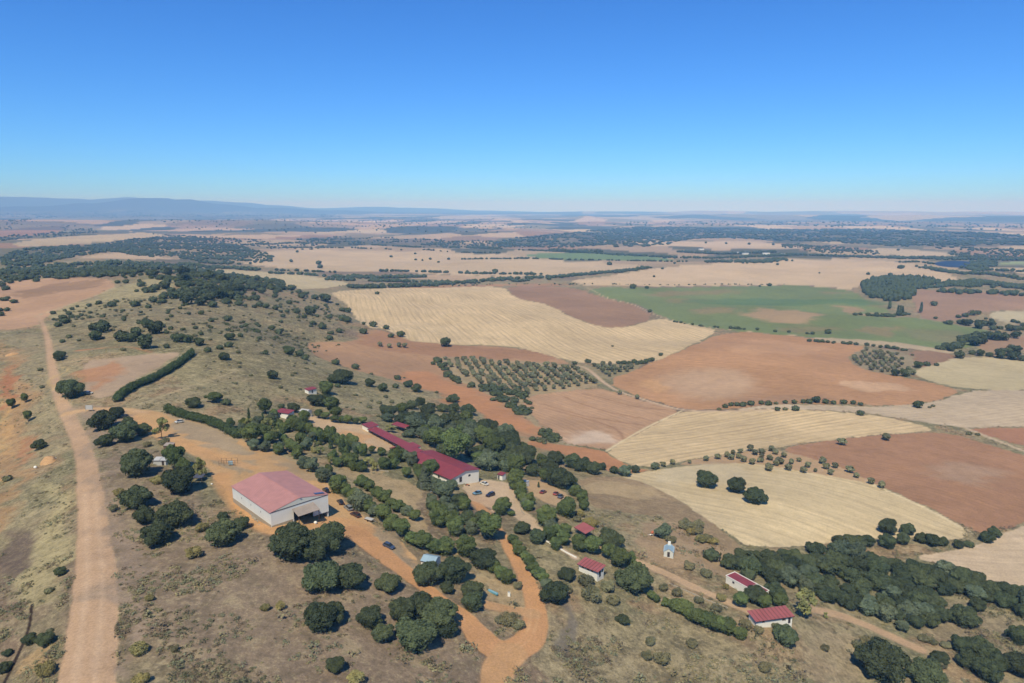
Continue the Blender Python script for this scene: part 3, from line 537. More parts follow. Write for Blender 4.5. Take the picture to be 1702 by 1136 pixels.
def plain(name, c, rough=.8, var=.12, sc_=.8, spec=.25, metal=0, col=None):
    m, t, bs = new_mat(name); ge = nd(t, 'ShaderNodeNewGeometry'); n = noise(t, ge.outputs['Position'], sc_, 5, .65)
    vm = nd(t, 'ShaderNodeVectorMath', operation='SCALE'); vm.inputs[0].default_value = col or alb(*c); t.links.new(maprange(t, n, .25, .75, 1 - var, 1 + var), vm.inputs['Scale'])
    t.links.new(vm.outputs[0], bs.inputs['Base Color']); bs.inputs['Roughness'].default_value = rough; bs.inputs['Specular IOR Level'].default_value = spec; bs.inputs['Metallic'].default_value = metal
    return m
M = dict(oak=foliage('oak_foliage', (64, 80, 56), .34), pine=foliage('pine_foliage', (76, 96, 54)), blue=foliage('cedar_foliage', (78, 96, 80)), hedge=foliage('hedge_foliage', (64, 86, 50), .15),
         olive=foliage('olive_foliage', (102, 112, 92)), cyp=foliage('cypress_foliage', (62, 82, 54)), yel=foliage('broom_foliage', (116, 116, 72)), grey=foliage('scrub_foliage', (98, 102, 78)),
         poplar=foliage('poplar_foliage', (72, 92, 70)), young=foliage('leafy_foliage', (112, 122, 74)), bark=plain('bark', (110, 96, 82), .9))
ICO = {}
def ico(sub):
    if sub not in ICO:
        import bmesh; bm = bmesh.new(); bmesh.ops.create_icosphere(bm, subdivisions=sub, radius=1)
        ICO[sub] = (np.array([v.co[:] for v in bm.verts]), np.array([[v.index for v in f.verts] for f in bm.faces])); bm.free()
    return ICO[sub]
def crown_mesh(name, lobes, nleaf, size, rg, flat=0.0, core=.9, sub=2, up=.15):
    L = np.array(lobes, float); Vs, Fs = [], []; off = 0
    iv, iff = ico(sub)
    for l in L:
        v = iv * (core * .93 * (1 + rg.uniform(-.12, .12, (len(iv), 1)))) * l[3:6] + l[:3]; v[:, 2] = np.maximum(v[:, 2], flat)
        Vs.append(v); Fs.append(iff + off); off += len(v)
    area = (L[:, 3] * L[:, 4] * L[:, 5]) ** (2 / 3); n = int(nleaf * 2.2)
    li = rg.choice(len(L), n, p=area / area.sum()); d = rg.normal(size=(n, 3)); d /= np.linalg.norm(d, axis=1, keepdims=True); d[:, 2] = np.where(rg.random(n) < .6, np.abs(d[:, 2]), d[:, 2])
    P = L[li, :3] + d * L[li, 3:6] * (rg.uniform(.80, 1.10, (n, 1)) + .28 * (fbm(d[:, :1] * 2.2 + li[:, None] * 3.1 + 40, d[:, 1:2] * 2.2 + d[:, 2:3] * 1.7 + 40, 3, 4) - .5)); ok = P[:, 2] > flat - .01
    for l in L: ok &= (((P - l[:3]) / (l[3:6] * .88)) ** 2).sum(1) > 1
    P, d = P[ok][:nleaf], d[ok][:nleaf]; n = len(P)
    nn = d + rg.normal(size=(n, 3)) * .6 + [0, 0, up]; nn /= np.linalg.norm(nn, axis=1, keepdims=True)
    t1 = np.cross(nn, rg.normal(size=(n, 3))); t1 /= np.linalg.norm(t1, axis=1, keepdims=True); t2 = np.cross(nn, t1)
    s = size * rg.uniform(.6, 1.35, (n, 1)); a = s * .5
    q = np.stack([P - t1 * a - t2 * a * .7, P + t1 * a * .8 - t2 * a, P + t1 * a + t2 * a * .8, P - t1 * a * .7 + t2 * a], 1).reshape(-1, 3)
    b = np.arange(n)[:, None] * 4 + off; Vs.append(q); Fs.append(b + [0, 1, 2]); Fs.append(b + [0, 2, 3])
    return mesh_np(name, np.vstack(Vs), np.vstack(Fs), 3, False)
def trunk_mesh(name, h, r, limbs, rg, spread=.3):
    Vs, Fs, off = [], [], 0
    def tube(p, q, r0, r1, k=6):
        nonlocal off
        p, q = np.array(p), np.array(q); d = q - p; d /= np.linalg.norm(d); u = np.cross(d, [0.3, .9, .1]); u /= np.linalg.norm(u); v = np.cross(d, u)
        a = np.linspace(0, 2 * math.pi, k, endpoint=False)[:, None]; ring = np.cos(a) * u + np.sin(a) * v
        Vs.extend([p + ring * r0, q + ring * r1]); f = [(off + i, off + (i + 1) % k, off + k + (i + 1) % k) for i in range(k)] + [(off + i, off + k + (i + 1) % k, off + k + i) for i in range(k)]
        Fs.append(np.array(f)); off += 2 * k
    tube((0, 0, -.12), (rg.uniform(-.02, .02), .0, h * .55), r, r * .7)
    for i in range(limbs):
        a = 6.283 * i / limbs + rg.uniform(0, 1); tube((0, 0, h * .5), (math.cos(a) * spread, math.sin(a) * spread, h * rg.uniform(.85, 1.0)), r * .6, r * .2, 5)
    return mesh_np(name, np.vstack(Vs), np.vstack(Fs), 3, True)
def dome(rg, h, n, r0=.40, base=.06):
    """one broad crown with smaller lobes budding from it, unit width"""
    L = [(0, 0, h * .44, r0 * rg.uniform(.82, .95), r0 * rg.uniform(.75, .95), h * .45)]
    for i in range(n):
        a = rg.uniform(0, 6.283); e = rg.uniform(-.15, 1.3); d = np.array([math.cos(a) * math.cos(e), math.sin(a) * math.cos(e), math.sin(e)])
        p = np.array([0, 0, h * .46]) + d * np.array([r0, r0, h * .42]) * rg.uniform(.62, 1.02); q = rg.uniform(.08, .21); L.append((*p, q * rg.uniform(.8, 1.2), q * rg.uniform(.8, 1.2), q * rg.uniform(.7, 1.05)))
    return L
KINDS = {}
def mk(kind, n, fn):
    KINDS[kind] = []
    for i in range(n):
        rg = np.random.default_rng(hash2(np.array([i]), np.array([len(KINDS)]), 5)[0] * 1e6 // 1 + i * 13 + len(KINDS) * 101 if False else i * 131 + len(KINDS) * 977)
        KINDS[kind].append(fn(rg))
# crown mesh, trunk mesh, material, natural height per unit width
mk('oak', 6, lambda r: (crown_mesh('oak_crown', dome(r, .68, 22), 5600, .036, r), trunk_mesh('oak_trunk', .45, .03, 4, r), 'oak'))
mk('oak_mid', 4, lambda r: (crown_mesh('oak_crown_plain', dome(r, .70, 9), 900, .085, r, sub=1), None, 'oak'))
mk('pine', 5, lambda r: (crown_mesh('pine_crown', [(x, y, z + .22, a, b, c) for x, y, z, a, b, c in dome(r, .74, 12, .40)], 3400, .045, r, flat=.16), trunk_mesh('pine_trunk', .5, .03, 3, r, .2), 'pine'))
mk('clipped', 6, lambda r: (crown_mesh('conifer_crown', [(x, y, z, a, b, c) for x, y, z, a, b, c in dome(r, .92, 16, .40)], 3800, .042, r), trunk_mesh('conifer_trunk', .5, .03, 3, r, .15), 'pine'))
mk('cedar', 3, lambda r: (crown_mesh('cedar_crown', [(r.uniform(-.04, .04), r.uniform(-.04, .04), .12 + .98 * k / 8, .46 * (1 - k / 9.5), .46 * (1 - k / 9.5), .13) for k in range(9)], 3400, .055, r, flat=.03, up=.5), trunk_mesh('cedar_trunk', .8, .035, 3, r, .1), 'blue'))
mk('bluish', 3, lambda r: (crown_mesh('grey_conifer_crown', dome(r, .85, 14, .38), 3400, .05, r), trunk_mesh('grey_conifer_trunk', .5, .03, 3, r, .2), 'blue'))
mk('cypress', 3, lambda r: (crown_mesh('cypress_crown', [(0, 0, .6 + k * 1.0, .46 * (1 - (k / 4.6) ** 2), .46 * (1 - (k / 4.6) ** 2), .75) for k in range(4)], 900, .16, r, sub=1), trunk_mesh('cypress_trunk', 1.2, .08, 0, r), 'cyp'))
mk('poplar', 3, lambda r: (crown_mesh('poplar_crown', [(r.uniform(-.06, .06), r.uniform(-.06, .06), .7 + k * .62, .42 * (1 - .13 * k), .4 * (1 - .13 * k), .52) for k in range(4)], 900, .14, r, flat=.25, sub=1), trunk_mesh('poplar_trunk', 1.2, .05, 3, r, .2), 'poplar'))
mk('olive', 4, lambda r: (crown_mesh('olive_crown', [(x, y, z + .12, a, b, c) for x, y, z, a, b, c in dome(r, .72, 7, .38)], 700, .10, r, flat=.1, sub=1), trunk_mesh('olive_trunk', .4, .05, 3, r, .2), 'olive'))
mk('young', 3, lambda r: (crown_mesh('young_tree_crown', [(r.uniform(-.3, .3), r.uniform(-.3, .3), r.uniform(.35, 1.2), .14, .14, .17) for _ in range(11)], 1500, .06, r, core=.5, sub=1), trunk_mesh('young_tree_trunk', .9, .025, 5, r, .26), 'young'))
mk('broom', 3, lambda r: (crown_mesh('broom_crown', dome(r, .55, 12, .38), 1500, .05, r, core=.55, sub=1, up=.5), None, 'yel'))
mk('scrub', 3, lambda r: (crown_mesh('scrub_crown', dome(r, .46, 12, .38), 1500, .05, r, core=.5, sub=1, up=.5), None, 'grey'))
NAMES = dict(oak='holm_oak', oak_mid='holm_oak', pine='pine_tree', clipped='clipped_conifer', cedar='cedar_tree', bluish='grey_conifer', cypress='cypress', poplar='poplar', olive='olive_tree', young='leafy_tree', broom='broom_shrub', scrub='scrub_bush')
CATS = dict(oak='tree', oak_mid='tree', pine='tree', clipped='tree', cedar='tree', bluish='tree', cypress='cypress', poplar='tree', olive='olive tree', young='tree', broom='shrub', scrub='shrub')
DESC = dict(oak='dark holm oak', oak_mid='dark holm oak', pine='bright green pine', clipped='green bushy conifer', cedar='blue-green cedar', bluish='grey-green conifer', cypress='thin dark cypress', poplar='tall green poplar', olive='grey-green olive', young='loose leafy tree', broom='yellow-green broom', scrub='grey-green bush')
PLANTS = []
_vi = {}
def plant(kind, cx, yb, wpx, hk=1.0, label=None, group=None, mat=None, g=None):
    """stand a plant so that its crown, wpx wide in the photograph, ends at yb"""
    dep = math.atan((yb - CY) / FPX) + PITCH
    if g is None: g = G1(cx, yb - .38 * wpx * math.sin(dep))
    d = g - np.array([0, 0, CAMZ]); depth = d[1] * cp - d[2] * sp; W = wpx * depth / FPX
    PLANTS.append(dict(kind=kind, p=g, W=W, hk=hk, label=label, group=group, px=(cx, yb), wpx=wpx)); return W
def zoomed(x0, y0, kind, rows, s=300 / 1702):
    for r in rows:
        k = r[3] if len(r) > 3 and isinstance(r[3], str) else kind; hk = r[4] if len(r) > 4 else 1.0
        plant(k, x0 + r[0] * s, y0 + r[1] * s, r[2] * s, hk)
ORD = 'first second third fourth fifth sixth seventh eighth ninth tenth eleventh twelfth thirteenth fourteenth fifteenth sixteenth seventeenth eighteenth nineteenth twentieth twenty-first twenty-second twenty-third twenty-fourth twenty-fifth twenty-sixth twenty-seventh twenty-eighth twenty-ninth thirtieth'.split()
def row(kind, pts, wpx, n, where, hk=1.0, jit=1.5, end='upper left'):
    P = np.array(pts, float); sd = np.r_[0, np.cumsum(np.hypot(*np.diff(P, axis=0).T))]
    for i in range(n):
        s_ = sd[-1] * i / max(1, n - 1); x = np.interp(s_, sd, P[:, 0]) + rng.uniform(-jit, jit); y = np.interp(s_, sd, P[:, 1]) + rng.uniform(-jit, jit)
        w1 = np.interp(s_, [0, sd[-1]], wpx) if isinstance(wpx, tuple) else wpx
        plant(kind if kind != 'clipped' or rng.random() < .7 else ('bluish', 'pine')[i % 2], x, y, w1 * (1.22 if kind == 'clipped' else 1.0) * rng.uniform(.85, 1.15), hk * rng.uniform(.78, .98), label=f'{ORD[i]} {DESC[kind]} from the top of {where}', group='conifers of ' + where)
def fill(kind, poly, n, wpx, label, group, sep=.6, hk=1.0, s0=0, kinds=None):
    P = np.array(poly, float); rg = np.random.default_rng(s0 + 5); lo, hi = P.min(0), P.max(0); got = []; tries = 0
    while len(got) < n and tries < n * 60:
        tries += 1; x, y = rg.uniform(lo, hi)
        if not inside(np.array([x]), np.array([y]), P)[0]: continue
        w1 = rg.uniform(*wpx)
        if any(abs(x - a) < sep * (w1 + c) / 2 and abs(y - b) < sep * .55 * (w1 + c) / 2 for a, b, c in got): continue
        got.append((x, y, w1)); plant(kinds[rg.integers(len(kinds))] if kinds else kind, x, y, w1, hk * rg.uniform(.85, 1.15), label, group)
# --- oaks and shrubs of the foreground
for r in [(228, 800, 60), (301, 827, 58), (227, 852, 52), (241, 876, 40), (292, 885, 57), (263, 912, 53), (371, 915, 55), (403, 884, 27), (370, 868, 20),
          (172, 719, 46), (194, 698, 26), (213, 709, 20), (237, 727, 27), (209, 739, 43), (176, 745, 28), (117, 665, 43), (322, 681, 25), (376, 675, 16), (372, 600, 18),
          (485, 940, 74), (548, 925, 60), (520, 940, 56), (537, 991, 66), (580, 986, 52), (556, 1041, 44), (533, 1059, 62), (615, 1051, 44), (635, 1073, 38), (647, 989, 40),
          (670, 1040, 52), (700, 1034, 56), (729, 1056, 62), (690, 1093, 68), (742, 1066, 40), (712, 978, 48), (756, 977, 56), (743, 990, 27), (786, 1005, 44), (785, 1021, 38),
          (923, 1010, 50), (943, 970, 31), (804, 953, 45), (868, 891, 27), (893, 908, 32), (778, 875, 28), (800, 871, 26), (1014, 918, 45), (1052, 991, 56), (1035, 1041, 22),
          (1254, 1009, 44, .8), (1288, 1008, 44, .85), (1305, 1080, 44), (1173, 815, 39), (1223, 823, 35), (1254, 842, 37), (50, 1076, 25), (78, 1078, 28), (83, 1054, 12), (14, 1094, 17),
          (6, 1123, 24), (101, 960, 20), (82, 988, 15), (13, 801, 16), (66, 750, 24), (67, 617, 9), (70, 646, 9), (98, 601, 18), (559, 1123, 32), (1460, 1142, 84), (1535, 1150, 60), (1560, 1110, 30)]:
    plant('oak', *r)
for r in [(1600, 1048, 46), (1625, 1020, 28), (1690, 1078, 40), (1625, 1100, 46), (1655, 1118, 40), (1690, 1130, 50), (1610, 1120, 40), (1640, 1140, 50), (1595, 1090, 34)]: plant('oak', *r)
for r in [(20, 681, 15, 1.2), (42, 671, 13, 1.3), (47, 703, 16, 1.3)]: plant('pine', *r)
for r in [(291, 786, 36, 1.2), (306, 793, 28), (814, 905, 46), (856, 818, 36), (357, 672, 30, .6), (1229, 1014, 26), (1270, 1017, 24), (1296, 1017, 28), (984, 927, 33), (1010, 934, 28), (1028, 950, 34), (1046, 948, 26), (1058, 956, 20)]: plant('pine', *r)
for r in [(908, 877, 36), (943, 865, 36), (970, 851, 22), (955, 828, 22), (968, 838, 20), (914, 902, 26), (935, 909, 25), (962, 921, 33), (940, 892, 22), (833, 861, 34), (880, 842, 22), (924, 918, 24), (773, 931, 36, 1.15), (1106, 1011, 17), (1230, 1068, 25),
          (1082, 998, 16), (1091, 1004, 14), (772, 853, 24, 1.2), (757, 896, 34), (733, 880, 36), (850, 860, 16, .6)]: plant('clipped', *r)
for r in [(335, 798, 24, 1.3), (269, 733, 26, 1.0), (1336, 1036, 44, .85), (1372, 1030, 10, 1)]: plant('young', *r)
plant('bluish', 1103, 899, 28)
for r in [(197, 827, 21), (77, 1131, 38), (231, 1094, 31), (250, 1001, 16), (441, 1019, 20), (465, 1016, 20), (590, 1142, 32), (235, 1142, 28), (338, 886, 24), (322, 931, 30), (262, 808, 24), (965, 862, 20), (985, 880, 24), (975, 875, 18), (1150, 892, 20), (1165, 905, 22), (1185, 908, 20), (1206, 981, 13), (1200, 1003, 20)]: plant('broom', *r)
for r in [(190, 853, 20), (290, 1087, 18), (272, 742, 22), (245, 745, 16), (860, 982, 19), (845, 1046, 36), (862, 1050, 26), (830, 1040, 22), (1098, 895, 26), (1116, 905, 20), (1140, 885, 30), (1160, 890, 24), (1175, 905, 24), (1160, 880, 22),
          (940, 990, 30), (975, 980, 34), (1010, 988, 30), (985, 1005, 40), (1020, 1010, 28), (1145, 950, 22), (1175, 962, 24), (1103, 985, 20), (1290, 1050, 20), (1065, 985, 20), (960, 870, 18), (1125, 995, 24), (1160, 1005, 20), (1190, 1020, 22), (1240, 1050, 26), (1262, 1056, 22)]: plant('scrub', *r)
for r in [(1440, 1078, 26), (1455, 1090, 30), (1425, 1082, 22), (1535, 1070, 20), (1550, 1075, 18), (1570, 1080, 20), (1500, 1095, 16), (1565, 1115, 24), (1370, 1085, 18), (1270, 1120, 24), (1100, 1110, 34), (1150, 1080, 22), (1080, 1075, 20), (1075, 1100, 22)]: plant('scrub', *r)
# --- planted rows
row('clipped', [(622, 862), (650, 885), (680, 905), (700, 918), (722, 925), (742, 928)], 27, 8, 'the hedge row beside the blue car')
row('clipped', [(603, 812), (622, 826), (640, 838), (655, 850), (672, 860), (688, 868)], 20, 8, 'the second hedge row above the blue car', .9)
row('clipped', [(853, 906), (864, 924), (876, 940), (888, 955), (899, 968), (908, 982)], 20, 9, 'the hedge right of the orange track', .85)
row('clipped', [(820, 957), (830, 965), (842, 973)], 24, 3, 'the short hedge left of the orange track', .9)
row('clipped', [(858, 818), (864, 828), (872, 842), (878, 852)], 19, 6, 'the hedge between the two parking areas', .95)
row('clipped', [(905, 866), (900, 874), (912, 888), (925, 900)], 24, 4, 'the hedge beside the footpath', 1.0)
row('clipped', [(1125, 1022), (1140, 1032), (1160, 1042), (1178, 1049), (1196, 1056), (1212, 1060)], 27, 8, 'the hedge below the lower dirt track', .85)
row('pine', [(530, 697), (545, 701), (562, 704), (578, 706), (592, 707), (604, 706)], 17, 7, 'the row above the courtyard', .9)
row('clipped', [(486, 716), (500, 722), (515, 727), (530, 733), (548, 740), (565, 745), (585, 752), (603, 760)], (17, 18), 14, 'the avenue below the courtyard', 1.35)
row('cypress', [(534, 742), (575, 758), (594, 768)], 6, 5, 'the cypress line below the courtyard', 1.0)
zoomed(500, 740, 'bluish', [(20, 240, 120), (110, 270, 150), (210, 372, 170), (265, 300, 120, 'clipped'), (350, 480, 170, 'clipped', 1.25), (440, 510, 130, 'clipped'), (560, 650, 230), (640, 660, 150, 'clipped'), (500, 560, 150, 'clipped'),
    (1165, 430, 175, 'cedar', 1.05), (1240, 310, 180, 'clipped'), (1110, 300, 120, 'clipped'), (1000, 325, 110, 'pine'), (780, 245, 130, 'clipped'), (860, 240, 100, 'clipped'), (640, 225, 110, 'young', .7), (460, 225, 150, 'clipped'), (390, 195, 90, 'young', .7), (870, 170, 120, 'clipped'), (670, 90, 80, 'pine'), (760, 110, 90, 'clipped'),
    (1370, 540, 210), (1280, 480, 120), (1420, 440, 120), (1250, 660, 130, 'clipped'), (1330, 790, 160, 'clipped'), (1420, 700, 150), (1540, 640, 120, 'clipped'), (1480, 880, 150, 'bluish'), (1020, 270, 60, 'broom'), (1350, 620, 150, 'bluish'), (1470, 1080, 60, 'scrub')])
zoomed(380, 600, 'bluish', [(20, 650, 110, 'clipped'), (120, 690, 110), (140, 640, 100, 'clipped'), (215, 815, 200, 'pine', 1.1), (330, 760, 150, 'pine'), (350, 520, 160, 'pine'), (430, 545, 90, 'clipped'), (290, 620, 110), (610, 500, 130, 'oak'), (500, 455, 70, 'oak'), (720, 600, 140, 'clipped'), (620, 660, 120, 'clipped'), (600, 600, 110, 'oak'),
    (850, 445, 230, 'oak', .62), (920, 330, 150, 'clipped'), (980, 480, 150, 'clipped'), (1070, 230, 220, 'oak', .8), (980, 215, 110, 'oak'), (1030, 255, 60, 'oak'),
    (240, 860, 130), (350, 870, 120), (470, 895, 120, 'clipped'), (590, 880, 120, 'pine'), (420, 790, 130, 'pine'), (640, 940, 110, 'clipped'), (720, 1020, 130), (740, 860, 140), (860, 900, 90, 'young', .7), (810, 880, 100, 'broom'), (990, 930, 90, 'clipped'), (680, 800, 120, 'clipped'), (520, 780, 90, 'clipped')])
for x, y, w1, h1 in [(195, 585, 26, 1.0), (435, 645, 24, 1.0), (385, 645, 18, 1.0), (478, 705, 24, .9), (325, 600, 26, .8), (1085, 900, 40, .8)]: plant('cypress', 380 + x * .17626, 600 + y * .17626, w1 * .17626 * 1.2, h1)
# --- dark wood behind the main building
zoomed(560, 600, 'oak', [(310, 255, 105), (435, 296, 110), (555, 262, 65), (675, 258, 95), (750, 302, 105), (635, 167, 25), (570, 184, 70), (940, 308, 40), (705, 468, 120), (790, 434, 110), (885, 484, 105), (990, 492, 110), (1095, 502, 130), (1240, 528, 145), (1095, 404, 115), (400, 412, 55), (518, 404, 50), (390, 533, 40), (325, 132, 35), (175, 84, 80),
    (480, 590, 150, 'bluish', .6), (600, 600, 150, 'bluish', .6), (740, 620, 170), (880, 640, 180), (1020, 660, 180), (1150, 690, 170), (920, 850, 200, 'pine', 1.1), (1110, 1000, 320, 'pine', 1.0), (820, 760, 150, 'bluish'), (690, 740, 150, 'bluish', .6), (510, 690, 110, 'young', .5), (780, 690, 120), (1250, 760, 190, 'bluish'), (1380, 720, 190), (1440, 690, 170), (1600, 860, 250), (1560, 740, 150),
    (1480, 940, 220, 'pine'), (1420, 1060, 200, 'bluish'), (1650, 1060, 200, 'oak'), (1200, 860, 160, 'oak'), (1340, 1020, 160, 'pine'), (0, 560, 120, 'pine'), (1000, 900, 150, 'oak'), (860, 800, 150, 'oak')])
zoomed(800, 700, 'oak', [(90, 300, 170), (60, 400, 150, 'bluish'), (330, 440, 170, 'bluish', .8), (440, 430, 150, 'pine', .8), (330, 540, 180, 'pine', 1.2), (480, 540, 160), (570, 440, 130, 'clipped'), (700, 430, 180), (640, 520, 180, 'oak'), (870, 470, 190), (960, 500, 190), (1060, 525, 160), (1140, 475, 95), (740, 665, 290, 'oak', .9), (600, 600, 140, 'pine'), (860, 620, 110, 'oak'), (1250, 507, 95, 'oak'), (1355, 538, 125, 'bluish'), (1450, 502, 90, 'bluish'), (1635, 467, 75, 'bluish'), (400, 300, 120, 'oak'), (880, 720, 100, 'clipped'), (960, 760, 110, 'clipped'), (230, 500, 140, 'bluish'),
    (540, 630, 25, 'cypress', .5)])
# --- oaks of the stream bed at the right
fill('oak', [(1205, 950), (1240, 940), (1330, 932), (1380, 922), (1450, 936), (1500, 956), (1545, 955), (1590, 965), (1640, 985), (1702, 1005), (1730, 1045), (1640, 1010), (1600, 1000), (1560, 1000), (1550, 1050), (1500, 1055), (1460, 1040), (1420, 1020), (1360, 1008), (1320, 988), (1285, 978), (1240, 962)],
     100, (27, 44), 'dark green oak merged with its neighbours in the dense stream-bed wood', 'oaks of the stream-bed wood', .55, kinds=['oak', 'oak', 'oak', 'oak', 'oak', 'bluish'], s0=3)
for x in (1395, 1412, 1428, 1442): plant('oak', x, 912, 26)
for x, y, w1 in [(1474, 891, 31), (1508, 893, 27), (1530, 905, 22), (1548, 911, 26), (1566, 910, 20), (1500, 908, 24), (1475, 916, 30), (1640, 906, 26), (1652, 895, 22), (1592, 914, 18), (1610, 912, 16)]: plant('oak', x, y, w1)
fill('clipped', [(395, 705), (440, 695), (490, 722), (600, 768), (640, 782), (600, 790), (540, 778), (470, 757), (410, 738)], 26, (13, 24), 'green bushy tree in the planted strip between the warehouse yard and the courtyard', 'trees of the planted strip', .5, kinds=['clipped', 'bluish', 'clipped', 'pine', 'young'], s0=21)
fill('oak', [(640, 695), (700, 692), (790, 715), (870, 742), (885, 785), (840, 792), (800, 770), (740, 745), (690, 728)], 34, (22, 38), 'tree of the dense grove behind the main red-roofed building', 'trees of the grove behind the main building', .5, kinds=['oak', 'bluish', 'oak', 'pine'], s0=22)
fill('clipped', [(640, 762), (668, 768), (700, 785), (735, 806), (730, 822), (690, 800), (650, 782)], 6, (18, 28), 'green tree hiding the long front wall of the main building', 'trees in front of the main building', .5, kinds=['clipped', 'pine', 'bluish'], s0=23)
fill('clipped', [(700, 835), (735, 830), (770, 850), (800, 885), (780, 915), (740, 900), (712, 870)], 14, (20, 32), 'green tree of the thicket between the dry meadow and the orange track', 'trees of the thicket', .5, kinds=['clipped', 'pine', 'bluish', 'oak'], s0=24)
# --- hillside above the camp
zoomed(340, 440, 'oak_mid', [(635, 620, 70), (700, 665, 80), (800, 858, 120), (180, 905, 100), (645, 1090, 120), (1270, 645, 65), (1200, 660, 50), (1180, 715, 65), (1110, 610, 80), (1020, 570, 60), (1180, 510, 55), (870, 465, 75), (1000, 485, 120), (940, 510, 60), (1060, 425, 60), (1140, 395, 40), (1300, 445, 60), (1350, 455, 70), (1300, 535, 90), (1350, 548, 80), (800, 375, 60), (670, 430, 65), (720, 455, 40), (780, 455, 45), (520, 400, 70), (580, 415, 70), (470, 410, 50), (465, 285, 45), (520, 255, 40), (610, 235, 60), (725, 240, 70), (820, 250, 90), (890, 275, 60), (670, 280, 60), (665, 315, 60), (685, 350, 35), (920, 320, 80), (1040, 330, 70), (1140, 355, 110), (950, 290, 50), (530, 215, 70), (275, 165, 50), (80, 405, 90), (200, 370, 60), (320, 390, 50), (220, 225, 80), (320, 265, 110), (250, 330, 120), (320, 345, 90), (150, 330, 130), (60, 340, 110), (110, 260, 90), (20, 340, 100), (220, 540, 90), (65, 545, 60), (110, 525, 40), (465, 535, 28), (610, 470, 25), (740, 500, 50), (720, 550, 40), (708, 580, 25), (30, 830, 70), (145, 805, 65), (240, 720, 100), (230, 785, 80), (575, 850, 60), (900, 870, 90), (950, 905, 80), (1240, 950, 85), (1425, 990, 70), (1500, 655, 80), (1590, 590, 80), (1500, 570, 45)])
zoomed(60, 440, 'oak_mid', [(1415, 385, 150), (1555, 390, 100), (1660, 405, 90), (1555, 475, 60), (820, 735, 150), (900, 740, 130), (1030, 805, 180), (1130, 665, 170), (1050, 600, 120), (950, 680, 120), (640, 650, 150), (560, 640, 120), (560, 720, 130), (1340, 740, 120), (1440, 745, 100), (1540, 770, 110), (220, 895, 110), (270, 440, 35), (340, 430, 45), (390, 405, 35), (595, 375, 55), (650, 395, 35), (715, 400, 80), (500, 400, 50), (160, 470, 50), (210, 590, 70), (280, 560, 90), (310, 480, 60), (340, 510, 60), (405, 725, 40), (250, 740, 50), (635, 695, 30), (930, 400, 90), (1060, 415, 60), (1110, 360, 90), (1190, 370, 70), (770, 180, 50), (850, 180, 60), (950, 260, 40), (1040, 270, 60), (1100, 260, 50), (1300, 330, 110), (1200, 330, 90), (250, 520, 70), (820, 815, 50), (1230, 790, 60)])
fill('oak_mid', [(245, 462), (300, 456), (345, 465), (400, 478), (385, 500), (330, 505), (270, 482)], 34, (12, 22), 'dark round oak of the dense stand on the ridge slope', 'oaks of the stand on the ridge slope', .6, s0=11)
# --- olive groves
def grove(poly, du, dv, o, label, group, wm=4.2):
    P = np.array(poly, float); g = ground(P[:, 0], P[:, 1])[:, :2]; a = R(o); u = np.array([math.cos(a), math.sin(a)]); v = np.array([-u[1], u[0]]); c = g.mean(0)
    for i in range(-60, 61):
        for j in range(-60, 61):
            q = c + u * i * du + v * j * dv + rng.uniform(-1.1, 1.1, 2)
            if not inside(np.array([q[0]]), np.array([q[1]]), g)[0] or rng.random() < .06: continue
            PLANTS.append(dict(kind='olive', p=np.array([q[0], q[1], float(gz(q[0], q[1]))]), W=wm * rng.uniform(.8, 1.3), hk=rng.uniform(.85, 1.15), label=label, group=group, px=(0, 0), wpx=9))
grove([(728, 596), (800, 600), (945, 609), (962, 614), (995, 638), (960, 644), (900, 652), (862, 658), (850, 655), (800, 640), (765, 622)], 8.3, 8.3, 12, 'round grey-green olive tree in the rows of the big valley grove', 'olive trees of the big valley grove', 5.1)
grove([(980, 607), (1060, 608), (1045, 618), (1012, 628)], 8, 9, 12, 'olive tree of the small triangular grove beside the field track', 'olive trees of the triangular grove', 5.0)
grove([(1412, 600), (1440, 582), (1490, 588), (1500, 604), (1525, 622), (1510, 626), (1440, 616)], 11, 9.5, 30, 'olive tree of the far grove between the ploughed fields', 'olive trees of the far grove', 4.9)
row_ol = [(1173, 768, 11), (1193, 765, 12), (1208, 762, 12), (1215, 766, 12), (1218, 758, 11), (1230, 755, 10), (1228, 764, 11), (1236, 770, 13), (1247, 752, 14), (1254, 758, 12), (1250, 774, 13), (1267, 756, 10), (1266, 762, 9), (1266, 770, 10), (1278, 766, 11), (1278, 783, 14), (1282, 752, 12), (1290, 757, 10), (1290, 776, 12), (1298, 773, 11),
          (1265, 755, 10), (1262, 770, 9), (1277, 785, 13), (1281, 767, 10), (1288, 757, 10), (1302, 762, 11), (1295, 774, 15), (1310, 784, 14), (1315, 773, 11), (1328, 769, 9), (1335, 788, 13), (1342, 779, 12), (1355, 786, 8), (1368, 773, 14), (1373, 782, 13), (1380, 791, 12), (1388, 780, 12), (1413, 788, 15), (1423, 796, 11), (1448, 807, 14), (1465, 814, 15), (1400, 742, 15), (1472, 734, 15), (1146, 772, 8), (1118, 774, 11), (1103, 777, 10), (1090, 781, 13), (1030, 657, 9), (1059, 665, 10)]
for x, y, w1 in row_ol: plant('olive', x, y, w1)
